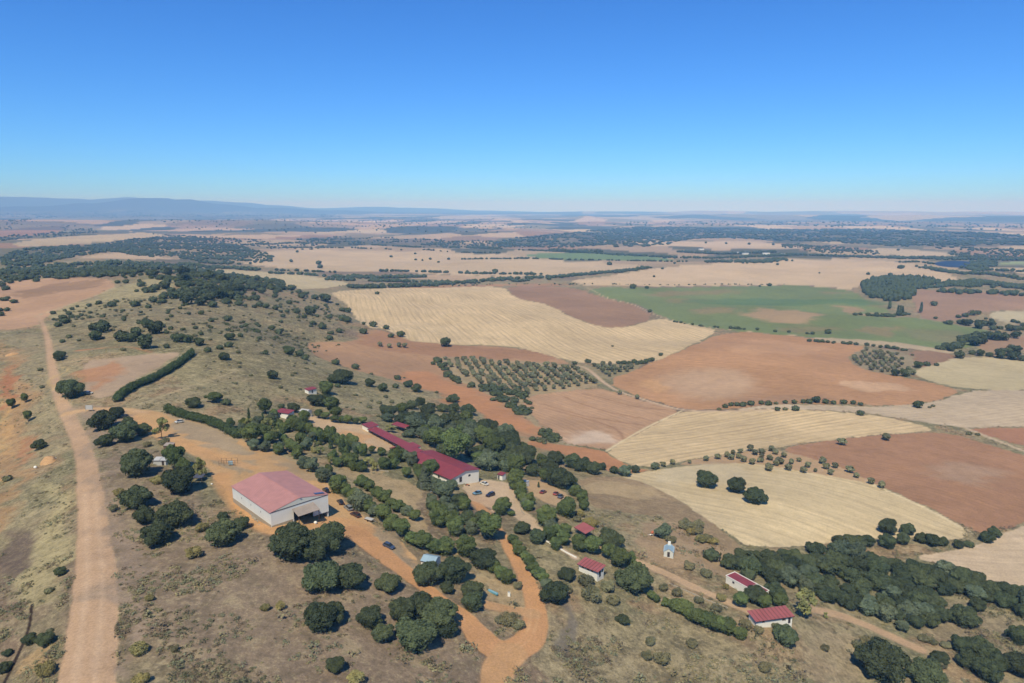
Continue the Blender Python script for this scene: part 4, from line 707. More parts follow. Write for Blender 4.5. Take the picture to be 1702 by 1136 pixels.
# --- bigger isolated trees of the valley
for x, y, w1 in [(740, 578, 23), (666, 561, 15), (650, 562, 11), (955, 607, 9), (642, 548, 11), (1018, 577, 5), (1098, 592, 8), (1080, 520, 8), (627, 490, 8), (700, 546, 0)]:
    if w1: plant('oak_mid', x, y, w1)
for x, y, w1 in [(632, 577, 10), (647, 579, 9), (663, 578, 10), (672, 579, 10), (1230, 682, 0)]:
    if w1: plant('olive', x, y, w1)
zoomed(1452, 500, 'oak_mid', [(855, 275, 80), (800, 260, 40), (960, 200, 60), (1040, 190, 80), (1120, 170, 90), (1180, 160, 70), (1050, 290, 110), (980, 270, 80), (1190, 325, 130), (1240, 290, 100), (1330, 300, 110), (1350, 340, 90), (1430, 330, 65), (1540, 350, 110), (1620, 345, 90), (1690, 340, 70), (1580, 250, 60), (1630, 260, 50), (1690, 290, 60), (1330, 230, 45), (1270, 215, 40), (1150, 520, 150), (1220, 500, 130), (1400, 460, 150), (1470, 460, 130), (1330, 440, 110), (1600, 435, 110), (870, 580, 110), (900, 545, 90), (975, 545, 60), (975, 665, 130), (1110, 615, 80), (1200, 635, 110), (1310, 640, 80), (1430, 665, 140), (1570, 680, 140), (1690, 690, 100), (1520, 590, 90), (1620, 590, 110), (1560, 560, 90), (1450, 600, 90), (682, 60, 80), (700, 210, 45), (710, 743, 55), (500, 770, 110), (600, 745, 80), (395, 820, 75), (350, 870, 110), (240, 860, 110), (438, 625, 40), (320, 670, 50)], 250 / 1702)
zoomed(1452, 500, 'poplar', [(178, 98, 42), (270, 175, 40), (300, 178, 40), (325, 172, 36), (535, 140, 40)], 250 / 1702)
# scrub line between fields
for x, y, w1 in [(1195, 683, 8), (1205, 679, 10), (1215, 676, 10), (1225, 676, 10), (1235, 677, 12), (1248, 675, 12), (1265, 673, 10), (1277, 675, 12), (1290, 673, 8), (1305, 672, 9), (1320, 672, 10), (1335, 671, 10), (1357, 671, 18), (1345, 672, 12), (1372, 672, 12), (1385, 673, 10), (1402, 673, 12), (1418, 673, 10), (1430, 675, 9), (1430, 692, 13), (1292, 684, 10), (1305, 683, 9), (1322, 684, 13), (1525, 680, 20), (1545, 679, 6), (1551, 677, 7), (1610, 724, 10), (1625, 725, 8)]:
    plant('oak_mid', x, y, w1, .8)
# ------------------------------------------------------------------ hedges: one clipped mass each
def hedge(pts, hm, wm, label):
    P = chaikin(np.array(pts, float), 2, False); g = ground(P[:, 0], P[:, 1]); sd = np.r_[0, np.cumsum(np.linalg.norm(np.diff(g, axis=0), axis=1))]
    rg = np.random.default_rng(len(label)); L = []; o = g[0].copy(); n = int(sd[-1] / (wm * .42))
    for i in range(n):
        s_ = sd[-1] * i / (n - 1); p = np.array([np.interp(s_, sd, g[:, k]) for k in range(3)]) - o; a = wm * rg.uniform(.40, .64)
        L.append((p[0] + rg.uniform(-.3, .3), p[1] + rg.uniform(-.3, .3), p[2] + hm * .45, a, a * rg.uniform(.8, 1.1), hm * rg.uniform(.42, .66)))
    me = crown_mesh('hedge', L, int(sd[-1] * 130), .36, rg, flat=-99, core=.93, sub=1)
    add('hedge', me, M['hedge'], label=label, cat='hedge', loc=tuple(o))
hedge([(194, 668), (206, 656), (230, 643), (258, 632), (282, 618), (303, 604), (320, 590)], 4.2, 4.2, 'long dark green clipped hedge curving up the slope beside the bare earth lot')
hedge([(279, 686), (300, 694), (324, 700), (345, 704), (362, 711), (380, 721), (395, 728)], 4.2, 4.0, 'green clipped hedge behind the lone white car at the top of the yard')
# ------------------------------------------------------------------ distant woods
DT = []                                                       # x, y, z, width, height
def wood(poly, dens, wm, s0, hk=.7, cap=99999):
    """trees per hectare inside an outline"""
    P = chaikin(np.array(poly, float), 1); g = ground(P[:, 0], P[:, 1])[:, :2]; lo, hi = g.min(0), g.max(0); rg = np.random.default_rng(s0)
    ar = .5 * abs(np.sum(g[:, 0] * np.roll(g[:, 1], -1) - g[:, 1] * np.roll(g[:, 0], -1))); box = np.prod(hi - lo)
    n = int(min(ar * dens / 1e4, cap) * box / max(ar, 1)); q = rg.uniform(lo, hi, (n, 2)); q = q[inside(q[:, 0], q[:, 1], g)]
    cl = fbm(q[:, 0] / (wm[1] * 6), q[:, 1] / (wm[1] * 6), 3, s0); q = q[rg.random(len(q)) < sstep(.25, .55, cl) * 1.0 + .12 if wm[1] < 16 or cap > 5000 else rg.random(len(q)) < sstep(.46, .56, cl)]
    w1 = rg.uniform(*wm, len(q)); DT.append(np.c_[q, gz(q[:, 0], q[:, 1]), w1, w1 * hk * rg.uniform(.8, 1.2, len(q))])
def belt(pts, wd, step, wm, s0, hk=.75, thin=0.0):
    P = chaikin(np.array(pts, float), 1, False); g = ground(P[:, 0], P[:, 1])[:, :2]; sd = np.r_[0, np.cumsum(np.hypot(*np.diff(g, axis=0).T))]; rg = np.random.default_rng(s0)
    n = int(sd[-1] / step * max(1, wd / wm[1])); s_ = rg.uniform(0, sd[-1], n); q = np.c_[np.interp(s_, sd, g[:, 0]), np.interp(s_, sd, g[:, 1])] + rg.normal(size=(n, 2)) * wd * .33
    if thin: q = q[fbm(q[:, 0] / 60, q[:, 1] / 60, 2, s0) > thin]
    w1 = rg.uniform(*wm, len(q)); DT.append(np.c_[q, gz(q[:, 0], q[:, 1]), w1, w1 * hk * rg.uniform(.8, 1.2, len(q))])
def spots(pts, hk=.75):
    a = np.array(pts, float); g = ground(a[:, 0], a[:, 1]); w1 = a[:, 2] * g[:, 1] / FPX; DT.append(np.c_[g, w1, w1 * hk])
wood([(0, 425), (60, 412), (150, 408), (240, 395), (330, 394), (400, 410), (472, 432), (400, 442), (330, 438), (290, 428), (240, 428), (180, 418), (100, 432), (60, 442), (0, 444)], 34, (7, 14), 1)
wood([(60, 444), (150, 436), (240, 436), (330, 444), (420, 462), (480, 470), (470, 490), (400, 485), (330, 460), (250, 452), (190, 462), (60, 466)], 34, (7, 13), 2)
wood([(190, 462), (240, 450), (330, 462), (400, 480), (440, 505), (400, 512), (330, 505), (250, 490)], 34, (5, 11), 3)
wood([(0, 440), (60, 440), (140, 462), (60, 470), (20, 470), (0, 490)], 40, (6, 12), 4)
wood([(100, 455), (170, 440), (200, 452), (180, 462), (130, 462)], 90, (8, 13), 5)
wood([(0, 500), (20, 495), (40, 510), (0, 535)], 60, (5, 9), 6)
wood([(-20, 364), (40, 366), (110, 374), (170, 384), (120, 383), (50, 377), (-20, 383)], 60, (10, 18), 7, cap=500)
wood([(0, 392), (60, 391), (120, 381), (180, 386), (100, 395), (40, 397), (0, 404)], 40, (9, 15), 8, cap=300)
wood([(230, 388), (330, 394), (470, 402), (560, 412), (500, 418), (400, 408), (320, 398)], 30, (9, 15), 9, cap=350)
wood([(80, 530), (110, 515), (230, 490), (330, 512), (420, 540), (560, 560), (500, 590), (400, 560), (300, 560), (180, 560), (110, 570)], 66, (1.5, 4.6), 10)
wood([(330, 500), (480, 490), (600, 550), (500, 600), (640, 640), (780, 690), (640, 690), (420, 660), (330, 620)], 34, (1.2, 3.6), 13)
wood([(480, 480), (560, 500), (600, 550), (540, 565), (450, 520)], 45, (2, 5), 12)
# wooded range, river woods, belts
wood([(800, 408), (860, 396), (960, 386), (1050, 377), (1150, 378), (1200, 380), (1300, 382), (1400, 381), (1500, 382), (1600, 386), (1740, 394), (1740, 412), (1660, 406), (1600, 416), (1480, 410), (1400, 404), (1300, 400), (1180, 396), (1130, 400), (1100, 410), (1000, 412), (900, 412)], 90, (17, 30), 20, .45, cap=7500)
wood([(700, 404), (830, 400), (900, 412), (820, 414), (700, 410)], 60, (9, 15), 21, cap=500)
wood([(480, 398), (560, 392), (700, 398), (760, 402), (600, 406), (500, 405)], 30, (10, 18), 22, cap=600)
wood([(1300, 404), (1420, 412), (1480, 424), (1400, 424), (1300, 414)], 40, (8, 14), 23, cap=400)
wood([(1560, 420), (1640, 412), (1740, 420), (1740, 432), (1620, 432)], 60, (8, 14), 24, cap=500)
belt([(740, 412), (860, 416), (960, 420), (1060, 426), (1150, 431), (1260, 428), (1330, 424)], 38, 9, (9, 15), 30, thin=.3)
belt([(1180, 436), (1260, 437), (1300, 432)], 50, 6, (10, 15), 31); belt([(1130, 420), (1200, 424), (1290, 420)], 30, 7, (10, 16), 32, .9)
belt([(1300, 424), (1400, 427), (1500, 430), (1600, 432), (1740, 434)], 45, 6, (10, 16), 33)
belt([(915, 418), (960, 421), (1000, 420)], 14, 5, (9, 13), 34, 1.5)
belt([(450, 414), (560, 412), (700, 418), (860, 422)], 14, 11, (8, 13), 35, thin=.42); belt([(400, 408), (500, 404), (620, 408), (700, 412)], 40, 9, (9, 15), 36, thin=.4)
belt([(860, 430), (960, 433), (1060, 434), (1140, 436)], 10, 6, (8, 11), 37, thin=.3); belt([(765, 432), (820, 431), (880, 431)], 10, 6, (8, 12), 38)
belt([(440, 455), (480, 456), (530, 459)], 16, 6, (9, 13), 39); belt([(455, 450), (520, 452), (560, 454)], 8, 7, (8, 11), 40)
belt([(545, 462), (600, 462), (650, 463), (700, 461)], 46, 6, (9, 14), 41); belt([(540, 466), (620, 468), (700, 470)], 24, 6, (9, 13), 42, thin=.4); belt([(635, 452), (700, 452), (760, 455), (860, 457), (900, 457)], 12, 6, (9, 13), 43, thin=.3)
belt([(585, 479), (660, 478), (740, 473), (800, 468), (860, 464), (930, 462), (980, 456), (1040, 452), (1075, 446)], 26, 5, (9, 13), 44); belt([(700, 470), (800, 472), (920, 465)], 12, 8, (8, 12), 45, thin=.4)
belt([(345, 446), (380, 446), (430, 449)], 20, 5, (10, 14), 46); belt([(300, 440), (360, 446), (430, 450)], 24, 6, (9, 13), 47)
wood([(1430, 470), (1460, 465), (1500, 462), (1550, 467), (1560, 474), (1520, 480), (1520, 496), (1490, 502), (1455, 500), (1436, 490)], 150, (8, 13), 50, 1.1); belt([(1500, 466), (1530, 466), (1556, 472)], 10, 3, (5, 8), 51, 2.2)
belt([(1510, 482), (1560, 478), (1600, 474)], 14, 5, (9, 12), 52); belt([(1585, 476), (1620, 470), (1660, 474), (1702, 480), (1740, 484)], 60, 4, (10, 15), 53); belt([(1570, 486), (1640, 488), (1740, 494)], 30, 5, (9, 14), 54)
belt([(1540, 446), (1590, 456), (1640, 456), (1680, 462), (1740, 470)], 26, 6, (9, 14), 55); belt([(1600, 446), (1640, 450), (1740, 454)], 20, 6, (9, 14), 56); wood([(1600, 436), (1660, 434), (1650, 450), (1610, 452)], 120, (9, 14), 57); belt([(1495, 437), (1530, 436), (1550, 440)], 12, 7, (8, 13), 58)
belt([(1345, 568), (1400, 572), (1450, 576), (1512, 584)], 5, 4, (4, 6), 59); belt([(1120, 536), (1180, 545), (1250, 549), (1350, 556)], 5, 9, (3, 6), 60); belt([(1560, 582), (1590, 576), (1610, 566), (1640, 556)], 14, 5, (6, 11), 61)
belt([(560, 475), (640, 480), (760, 476), (840, 472), (1000, 474), (1200, 474), (1340, 472)], 6, 16, (2.5, 5), 62); belt([(1430, 525), (1470, 527), (1510, 524)], 12, 5, (6, 9), 63)
belt([(838, 665), (850, 672), (860, 682), (872, 690)], 16, 2.6, (3.5, 6), 64, .6); belt([(725, 600), (740, 622), (770, 640), (800, 650), (835, 660)], 7, 4, (3.5, 7), 65); belt([(800, 646), (850, 652), (868, 662)], 14, 3, (4, 7), 66)
belt([(905, 718), (920, 725), (930, 735), (900, 734), (880, 732)], 9, 2.2, (2.5, 5), 67, .6); belt([(1190, 930), (1210, 945), (1240, 950)], 10, 3, (4, 8), 68, .8)
belt([(976, 603), (1010, 605), (1065, 606), (1085, 600)], 5, 4, (4, 6), 69)
for k, (y0, r_, dn) in enumerate([(372, 30, 1), (366, 40, 1)]): wood([(180, y0 - 6), (420, y0 - 8), (700, y0 - 6), (900, y0), (900, y0 + 14), (600, y0 + 18), (300, y0 + 12)], 5, (10, 22), 80 + k, cap=1300)
wood([(0, 352), (300, 352), (580, 356), (560, 362), (300, 360), (0, 364)], 12, (18, 36), 83, cap=1200)
wood([(900, 372), (1300, 366), (1740, 374), (1740, 386), (1300, 376), (1000, 376)], 4, (16, 34), 84, cap=700)
spots([(484, 436, 8), (532, 446, 10), (530, 440, 11), (650, 428, 6), (691, 433, 5), (702, 434, 5), (715, 432, 6), (729, 437, 5), (746, 432, 6), (690, 423, 5), (823, 454, 12), (1013, 441, 10), (1104, 430, 8), (1121, 439, 6), (1101, 448, 6), (1087, 461, 5), (1292, 441, 6), (1362, 455, 4), (1443, 457, 7), (1480, 459, 9), (1500, 461, 7), (1523, 462, 8), (1497, 447, 11), (1523, 444, 6), (1538, 443, 6), (1493, 417, 6), (1245, 407, 6), (1285, 408, 6), (1052, 480, 12), (1075, 480, 8), (1279, 476, 8), (1263, 477, 5), (953, 473, 4), (922, 473, 4), (1207, 406, 5), (1173, 405, 5), (1110, 407, 6), (1075, 406, 5), (1656, 423, 6), (1670, 425, 6), (1688, 426, 6), (494, 420, 6), (1376, 555, 12)])
oaks = sorted([p for p in PLANTS if NAMES[p['kind']] == 'holm_oak'], key=lambda q: -q['wpx'])
for p in oaks[290:]: DT.append(np.array([[*p['p'], p['W'], p['W'] * .72]])); p['drop'] = True
PLANTS[:] = [p for p in PLANTS if 'drop' not in p]
pts = np.vstack(DT); print('distant trees', len(pts))
r_ = np.hypot(pts[:, 0], pts[:, 1]); order = np.argsort(r_); pts = pts[order]; r_ = r_[order]
def tree_mass(name, P, sub, mat, leaves=0):
    iv, iff = ico(sub); n = len(P); rg = np.random.default_rng(n)
    v = iv[None] * (1 + rg.uniform(-.16, .16, (n, len(iv), 1))); a = rg.uniform(0, 6.283, n); ca, sa = np.cos(a)[:, None], np.sin(a)[:, None]; st = rg.uniform(.85, 1.15, (n, 1))
    x = v[..., 0] * st; y = v[..., 1] / st; x, y = x * ca - y * sa, x * sa + y * ca
    w1 = P[:, 3:4] * .5; h1 = P[:, 4:5] * .5
    out = np.stack([x * w1 + P[:, 0:1], y * w1 + P[:, 1:2], np.maximum(v[..., 2], -.8) * h1 + h1 * .75 + P[:, 2:3]], -1)
    f = iff[None] + (np.arange(n) * len(iv))[:, None, None]
    Vv = out.reshape(-1, 3); Ff = f.reshape(-1, 3)
    if leaves:
        m = n * leaves; k = np.repeat(np.arange(n), leaves); d = rg.normal(size=(m, 3)); d /= np.linalg.norm(d, axis=1, keepdims=True); d[:, 2] = np.abs(d[:, 2]) * 1.0
        c = np.c_[P[k, 0], P[k, 1], P[k, 2] + P[k, 4] * .36]; sc3 = np.c_[P[k, 3], P[k, 3], P[k, 4]] * .52
        q = c + d * sc3 * rg.uniform(.85, 1.1, (m, 1)); s = P[k, 3][:, None] * .12; t1 = np.cross(d + rg.normal(size=(m, 3)) * .4, rg.normal(size=(m, 3))); t1 /= np.linalg.norm(t1, axis=1, keepdims=True); t2 = np.cross(d, t1)
        lv = np.stack([q - t1 * s, q + t1 * s * .8 - t2 * s * .6, q + t2 * s], 1).reshape(-1, 3); lf = np.arange(3 * m).reshape(-1, 3) + len(Vv); Vv = np.vstack([Vv, lv]); Ff = np.vstack([Ff, lf])
    add(name, mesh_np(name, Vv, Ff, 3, False), mat, kind='stuff')
nz = vnoise(pts[:, 0] / 30, pts[:, 1] / 30, 8)
near = (r_ < 1500) & (pts[:, 3] >= 4.0); low_ = (r_ < 1500) & (pts[:, 3] < 4.0); M['thorn'] = foliage('thorn_foliage', (84, 90, 66), .2)
tree_mass('hillside_scrub', pts[low_] * [1, 1, 1, 1, .8], 1, M['thorn'], 60)
tree_mass('hillside_trees', pts[near], 1, M['oak'], 60)
mid = (r_ >= 1500) & (r_ < 3000)
tree_mass('valley_trees', pts[mid], 1, M['oak'])
iv, iff = ico(1)
tree_mass('distant_woods', pts[r_ >= 3000], 1, M['oak'])
# ------------------------------------------------------------------ thorn, thyme and grass tussocks on the uncultivated ground
def scrub_cover():
    rg = np.random.default_rng(3); n = 52000
    u = rg.uniform(0, 1, n); px_ = rg.uniform(-30, 1732, n); py_ = 470 + (1150 - 470) * u
    g = ground(px_, py_); i = np.clip(np.searchsorted(rr, np.hypot(g[:, 0], g[:, 1])) - 1, 0, nr - 1); j = np.clip(np.searchsorted(azr, np.arctan2(g[:, 0], g[:, 1])), 0, na - 1)
    k = i * na + j; s = scrub[k]; free = ids[k] == 0
    cl = fbm(g[:, 0] / 9, g[:, 1] / 9, 3, 55); cl2 = fbm(g[:, 0] / 60, g[:, 1] / 60, 3, 56)
    keep = free & (rg.random(n) < s * sstep(.42, .62, cl) * (.25 + .9 * sstep(.35, .6, cl2))) & (np.hypot(g[:, 0], g[:, 1]) < 1300)
    g = g[keep]; n = len(g); w1 = rg.gamma(2.2, .42, n) + .3; w1 *= np.where(g[:, 0] > -20, 1.45, 1); print('tussocks', n)
    L = 34; m = n * L; kk = np.repeat(np.arange(n), L); d = rg.normal(size=(m, 3)); d /= np.linalg.norm(d, axis=1, keepdims=True); d[:, 2] = np.abs(d[:, 2])
    h1 = w1 * rg.uniform(.25, .55, n); rad = (rg.uniform(.25, 1.0, (m, 1))) ** .7
    q = g[kk] + d * np.c_[w1[kk], w1[kk], h1[kk]] * rad * [.6, .6, 1]
    s = (w1[kk] ** .6 * .13)[:, None] * rg.uniform(.6, 1.4, (m, 1)); t1 = rg.normal(size=(m, 3)); t1[:, 2] *= .4; t1 /= np.linalg.norm(t1, axis=1, keepdims=True); t2 = np.cross(d + [0, 0, .4], t1)
    v = np.stack([q - t1 * s, q + t1 * s, q + t2 * s * 1.3], 1).reshape(-1, 3)
    pal = np.array([alb(112, 112, 84), alb(96, 98, 74), alb(140, 134, 100), alb(120, 106, 88), alb(128, 132, 104), alb(146, 138, 98)])
    ci = np.minimum((fbm(g[:, 0] / 25, g[:, 1] / 25, 2, 99) * 1.3 * 6 + rg.normal(0, 1.2, n)).clip(0, 5.99).astype(int), 5)
    c = pal[ci][kk] * rg.uniform(.75, 1.25, (m, 1)); me = mesh_np('scrub_cover', v, np.arange(3 * m).reshape(-1, 3), 3, False)
    a = me.attributes.new('tone', 'FLOAT_COLOR', 'POINT'); a.data.foreach_set('color', np.repeat(np.c_[c, np.ones(m)], 3, 0).astype(np.float32).ravel())
    mt, t, bs = new_mat('scrub_cover'); at_ = nd(t, 'ShaderNodeAttribute', attribute_name='tone'); t.links.new(at_.outputs['Color'], bs.inputs['Base Color']); bs.inputs['Roughness'].default_value = .9; bs.inputs['Specular IOR Level'].default_value = .1
    add('scrub_cover', me, mt, kind='stuff')
scrub_cover()
# ------------------------------------------------------------------ stand the plants
LAND = [('the red-roofed warehouse', 470, 850), ('the billboard', 148, 677), ('the white corrugated hut', 263, 765), ('the lone white car', 298, 701), ('the loop in the orange track', 860, 1080), ('the parked blue car', 646, 906), ('the small grey-roofed shed', 712, 938),
        ('the long blue trough', 819, 986), ('the white block', 846, 987), ('the open red shelter roof', 960, 880), ('the nearest white cabin', 985, 945), ('the pale stone hut', 1111, 912), ('the flat-roofed white cabin', 1237, 968), ('the lowest white cabin', 1284, 1032),
        ('the main red-roofed building', 760, 785), ('the long red gallery roof', 640, 725), ('the round parking area', 810, 820), ('the second parking area', 920, 825), ('the courtyard', 570, 715), ('the uppermost small hut', 520, 645), ('the hilltop ploughed field', 100, 490), ('the bare earth lot', 220, 600),
        ('the big valley olive grove', 850, 625), ('the stream-bed wood', 1440, 970), ('the big stubble field', 800, 530), ('the green vineyard field', 1350, 520), ('the wide brown field', 1550, 790), ('the long curving hedge', 260, 625), ('the lower left picture corner', 20, 1100), ('the pale bottom right field', 1640, 930), ('the dark ditch', 35, 1060), ('the bottom right wood edge', 1640, 1090)]
LAND = [(a, b, c) for a, b, c in LAND if 'picture' not in a]
used = {}
def relation(px, py):
    best = min(range(len(LAND)), key=lambda i: math.hypot(px - LAND[i][1], (py - LAND[i][2]) * 1.5)); nm, lx, ly = LAND[best]; dx, dy = px - lx, (py - ly) * 1.5
    return ('left of' if dx < 0 else 'right of') + ' ' + nm if abs(dx) > abs(dy) else ('in front of' if dy > 0 else 'behind') + ' ' + nm, math.hypot(dx, dy)
for p in PLANTS:
    if p['label'] is None:
        rel, dist = relation(*p['px']); k = p['kind']; med = np.median([q['W'] for q in PLANTS if NAMES[q['kind']] == NAMES[k]])
        size = 'large' if p['W'] > med * 1.3 else 'small' if p['W'] < med * .7 else 'middling'
        p['key'] = f'{size} {DESC[k]} {rel}'; p['dist'] = dist; used.setdefault(p['key'], []).append(p)
for key, L in used.items():
    L.sort(key=lambda q: q['dist'])
    for i, p in enumerate(L): p['label'] = key if len(L) == 1 else f"{key}, {'nearest' if i == 0 else (ORD[i] if i < 30 else 'far') + ' nearest'}"
for i, p in enumerate(PLANTS):
    k = p['kind']; cm, tm, mt = KINDS[k][i % len(KINDS[k])]; W = p['W']; rz = rng.uniform(0, 6.283); small = p['wpx'] < 13 or tm is None
    s = (W * rng.uniform(.9, 1.12), W * rng.uniform(.88, 1.1), W * p['hk'] * (.85 if 'merged' in (p['label'] or '') else 1))
    gname = p['group'] or ('trees and shrubs standing apart' if False else {'oak': 'holm oaks scattered over the estate', 'oak_mid': 'holm oaks scattered over the estate', 'pine': 'pines round the camp', 'clipped': 'bushy conifers round the camp', 'cedar': None, 'bluish': 'grey-green conifers round the camp', 'cypress': 'cypresses of the camp', 'poplar': 'poplars by the vineyard', 'olive': 'scattered olive trees', 'young': 'leafy trees round the camp', 'broom': 'yellow-green broom shrubs', 'scrub': 'grey-green bushes'}[k])
    if small:
        o = add(NAMES[k], cm, M[mt], label=p['label'], cat=CATS[k], group=gname, loc=tuple(p['p']), rz=rz); o.scale = s
    else:
        o = add(NAMES[k], None, label=p['label'], cat=CATS[k], group=gname, loc=tuple(p['p']), rz=rz); o.scale = s
        add('crown', cm, M[mt], parent=o); add('trunk', tm, M['bark'], parent=o)
print('plants', len(PLANTS))
# ------------------------------------------------------------------ buildings
def proj(p):
    x, y, z = p[0], p[1], p[2] - CAMZ; d = y * cp - z * sp; return CX + x / d * FPX, CY - (y * sp + z * cp) / d * FPX
def height_at(g, ypx):
    lo, hi = 0, 40
    for _ in range(40):
        m_ = (lo + hi) / 2
        if proj((g[0], g[1], g[2] + m_))[1] > ypx: lo = m_
        else: hi = m_
    return lo
def above(px, py, h):
    """the point h metres above the ground that is seen at this pixel"""
    z = gz(*G1(px, py)[:2])
    for _ in range(6): q = at_z(px, py, float(z) + h); z = gz(q[0], q[1])
    return np.array([q[0], q[1], float(z)])
class MB:
    def __init__(s): s.v, s.f = [], []
    def poly(s, V, F): o = len(s.v); s.v += [tuple(map(float, v)) for v in V]; s.f += [tuple(i + o for i in f) for f in F]; return s
    def box(s, x0, x1, y0, y1, z0, z1):
        return s.poly([(x0, y0, z0), (x1, y0, z0), (x1, y1, z0), (x0, y1, z0), (x0, y0, z1), (x1, y0, z1), (x1, y1, z1), (x0, y1, z1)], [(3, 2, 1, 0), (4, 5, 6, 7), (0, 1, 5, 4), (1, 2, 6, 5), (2, 3, 7, 6), (3, 0, 4, 7)])
    def slab(s, a, b, c, d, th):
        """sheet of thickness th under four corners"""
        q = [np.array(k, float) for k in (a, b, c, d)]; return s.poly(q + [k - [0, 0, th] for k in q], [(0, 1, 2, 3), (7, 6, 5, 4), (0, 4, 5, 1), (1, 5, 6, 2), (2, 6, 7, 3), (3, 7, 4, 0)])
    def bar(s, p, q, r, k=6):
        p, q = np.array(p, float), np.array(q, float); d = (q - p) / np.linalg.norm(q - p); u = np.cross(d, [.31, .2, .93] if abs(d[2]) < .9 else [1, 0, 0]); u /= np.linalg.norm(u); v = np.cross(d, u)
        R_ = [u * math.cos(6.2832 * i / k) * r + v * math.sin(6.2832 * i / k) * r for i in range(k)]
        return s.poly([p + a for a in R_] + [q + a for a in R_], [(i, (i + 1) % k, k + (i + 1) % k, k + i) for i in range(k)] + [tuple(range(k))[::-1], tuple(range(k, 2 * k))])
    def build(s, name, m, parent=None, bevel=0, kind=None, smooth=False, **kw):
        me = bpy.data.meshes.new(name); me.from_pydata(s.v, [], s.f); me.update()
        import bmesh; bm = bmesh.new(); bm.from_mesh(me); bmesh.ops.recalc_face_normals(bm, faces=bm.faces)
        if bevel: bmesh.ops.bevel(bm, geom=bm.edges[:], offset=bevel, segments=2, affect='EDGES', clamp_overlap=True)
        if smooth:
            for f in bm.faces: f.smooth = True
        bm.to_mesh(me); bm.free(); return add(name, me, m, parent=parent, kind=kind, **kw)
def sheet_mat(name, c, period=.25, amp=.5, rough=.45, var=.1, axis=0, spec=.4):
    m, t, bs = new_mat(name); tc = nd(t, 'ShaderNodeTexCoord'); sx = nd(t, 'ShaderNodeSeparateXYZ'); t.links.new(tc.outputs['Object'], sx.inputs[0])
    w_ = math_(t, 'SINE', math_(t, 'MULTIPLY', sx.outputs[axis], 6.2832 / period)); b = nd(t, 'ShaderNodeBump'); b.inputs['Strength'].default_value = amp; b.inputs['Distance'].default_value = .04
    t.links.new(w_, b.inputs['Height']); t.links.new(b.outputs[0], bs.inputs['Normal']); n = noise(t, tc.outputs['Object'], .35, 5, .65); n2 = noise(t, tc.outputs['Object'], 4, 3)
    vm = nd(t, 'ShaderNodeVectorMath', operation='SCALE'); vm.inputs[0].default_value = alb(*c)
    t.links.new(math_(t, 'ADD', maprange(t, n, .3, .7, 1 - var, 1 + var), maprange(t, n2, .3, .7, -var / 3, var / 3)), vm.inputs['Scale']); t.links.new(vm.outputs[0], bs.inputs['Base Color'])
    bs.inputs['Roughness'].default_value = rough; bs.inputs['Specular IOR Level'].default_value = spec; return m
W = dict(white=plain('white_render', (243, 243, 246), .85, .05, .7), panel=sheet_mat('white_wall_sheet', (228, 234, 246), 1.0, .12, .6, .05), gable=plain('grey_render', (214, 218, 222), .85, .06), pink=sheet_mat('faded_red_roof', (190, 124, 138), .5, .4, .6, .12),
         red=sheet_mat('dark_red_roof', (148, 50, 70), .4, .5, .6, .14), red2=sheet_mat('cabin_red_roof', (172, 82, 96), .33, .5, .6, .12), dark=plain('interior_shade_and_black', (30, 28, 30), .9), trim=plain('dark_trim', (70, 62, 66), .6), metal=plain('galvanised', (170, 178, 188), .4, .05, 2, .5, .5),
         glass=plain('window_glass', (40, 48, 56), .1, .05, 1, .6), wood=plain('weathered_wood', (118, 92, 70), .85), conc=plain('concrete', (170, 158, 144), .9, .12, 1.5), bluem=sheet_mat('pale_blue_sheet', (150, 184, 214), .3, .4, .4), greym=sheet_mat('pale_grey_sheet', (196, 198, 208), .3, .5, .45),
         can=sheet_mat('weathered_canopy_sheet', (164, 150, 146), .3, .5, .7, .16), blue=plain('blue_paint', (98, 178, 214), .5), solar=plain('solar_glass', (70, 76, 120), .15, .05, 1, .6), yellow=plain('yellow_paint', (206, 170, 70), .5), orange=plain('orange_paint', (196, 96, 60), .5), tarp=plain('blue_grey_tarp', (78, 84, 112), .8), earth=plain('red_earth', (200, 148, 112), .95, .2, 1))
def frame(A, B, C=None):
    """origin, turn and length of a front edge A-B; the y axis runs away from the viewer"""
    d = B[:2] - A[:2]; L = float(np.hypot(*d)); rz = math.atan2(d[1], d[0]); D = None
    if C is not None: n = np.array([-d[1], d[0]]) / L; D = float((C[:2] - A[:2]) @ n)
    return L, rz, D
def root(name, A, rz, label, cat, group=None, z=None):
    o = add(name, None, label=label, cat=cat, group=group, loc=(float(A[0]), float(A[1]), float(A[2] if z is None else z)), rz=rz); o.empty_display_size = .5; return o
def window(par, x0, x1, z0, z1, y=0.0, sill=True):
    f = MB(); f.box(x0, x1, y - .05, y + .02, z0, z0 + .07).box(x0, x1, y - .05, y + .02, z1 - .07, z1).box(x0, x0 + .07, y - .05, y + .02, z0 + .07, z1 - .07).box(x1 - .07, x1, y - .05, y + .02, z0 + .07, z1 - .07)
    w_ = f.build('window', W['trim'], par); MB().box(x0 + .07, x1 - .07, y - .02, y + .01, z0 + .07, z1 - .07).build('pane', W['glass'], w_)
    if sill: MB().box(x0 - .1, x1 + .1, y - .12, y - .005, z0 - .09, z0 - .003).build('sill', W['conc'], w_)
def door(par, x0, x1, h, y=0.0, m='trim'):
    d = MB().box(x0, x1, y - .06, y + .03, .02, h).build('door', W[m], par); MB().box(x1 - .2, x1 - .12, y - .11, y - .062, h * .45, h * .5).build('handle', W['metal'], d)
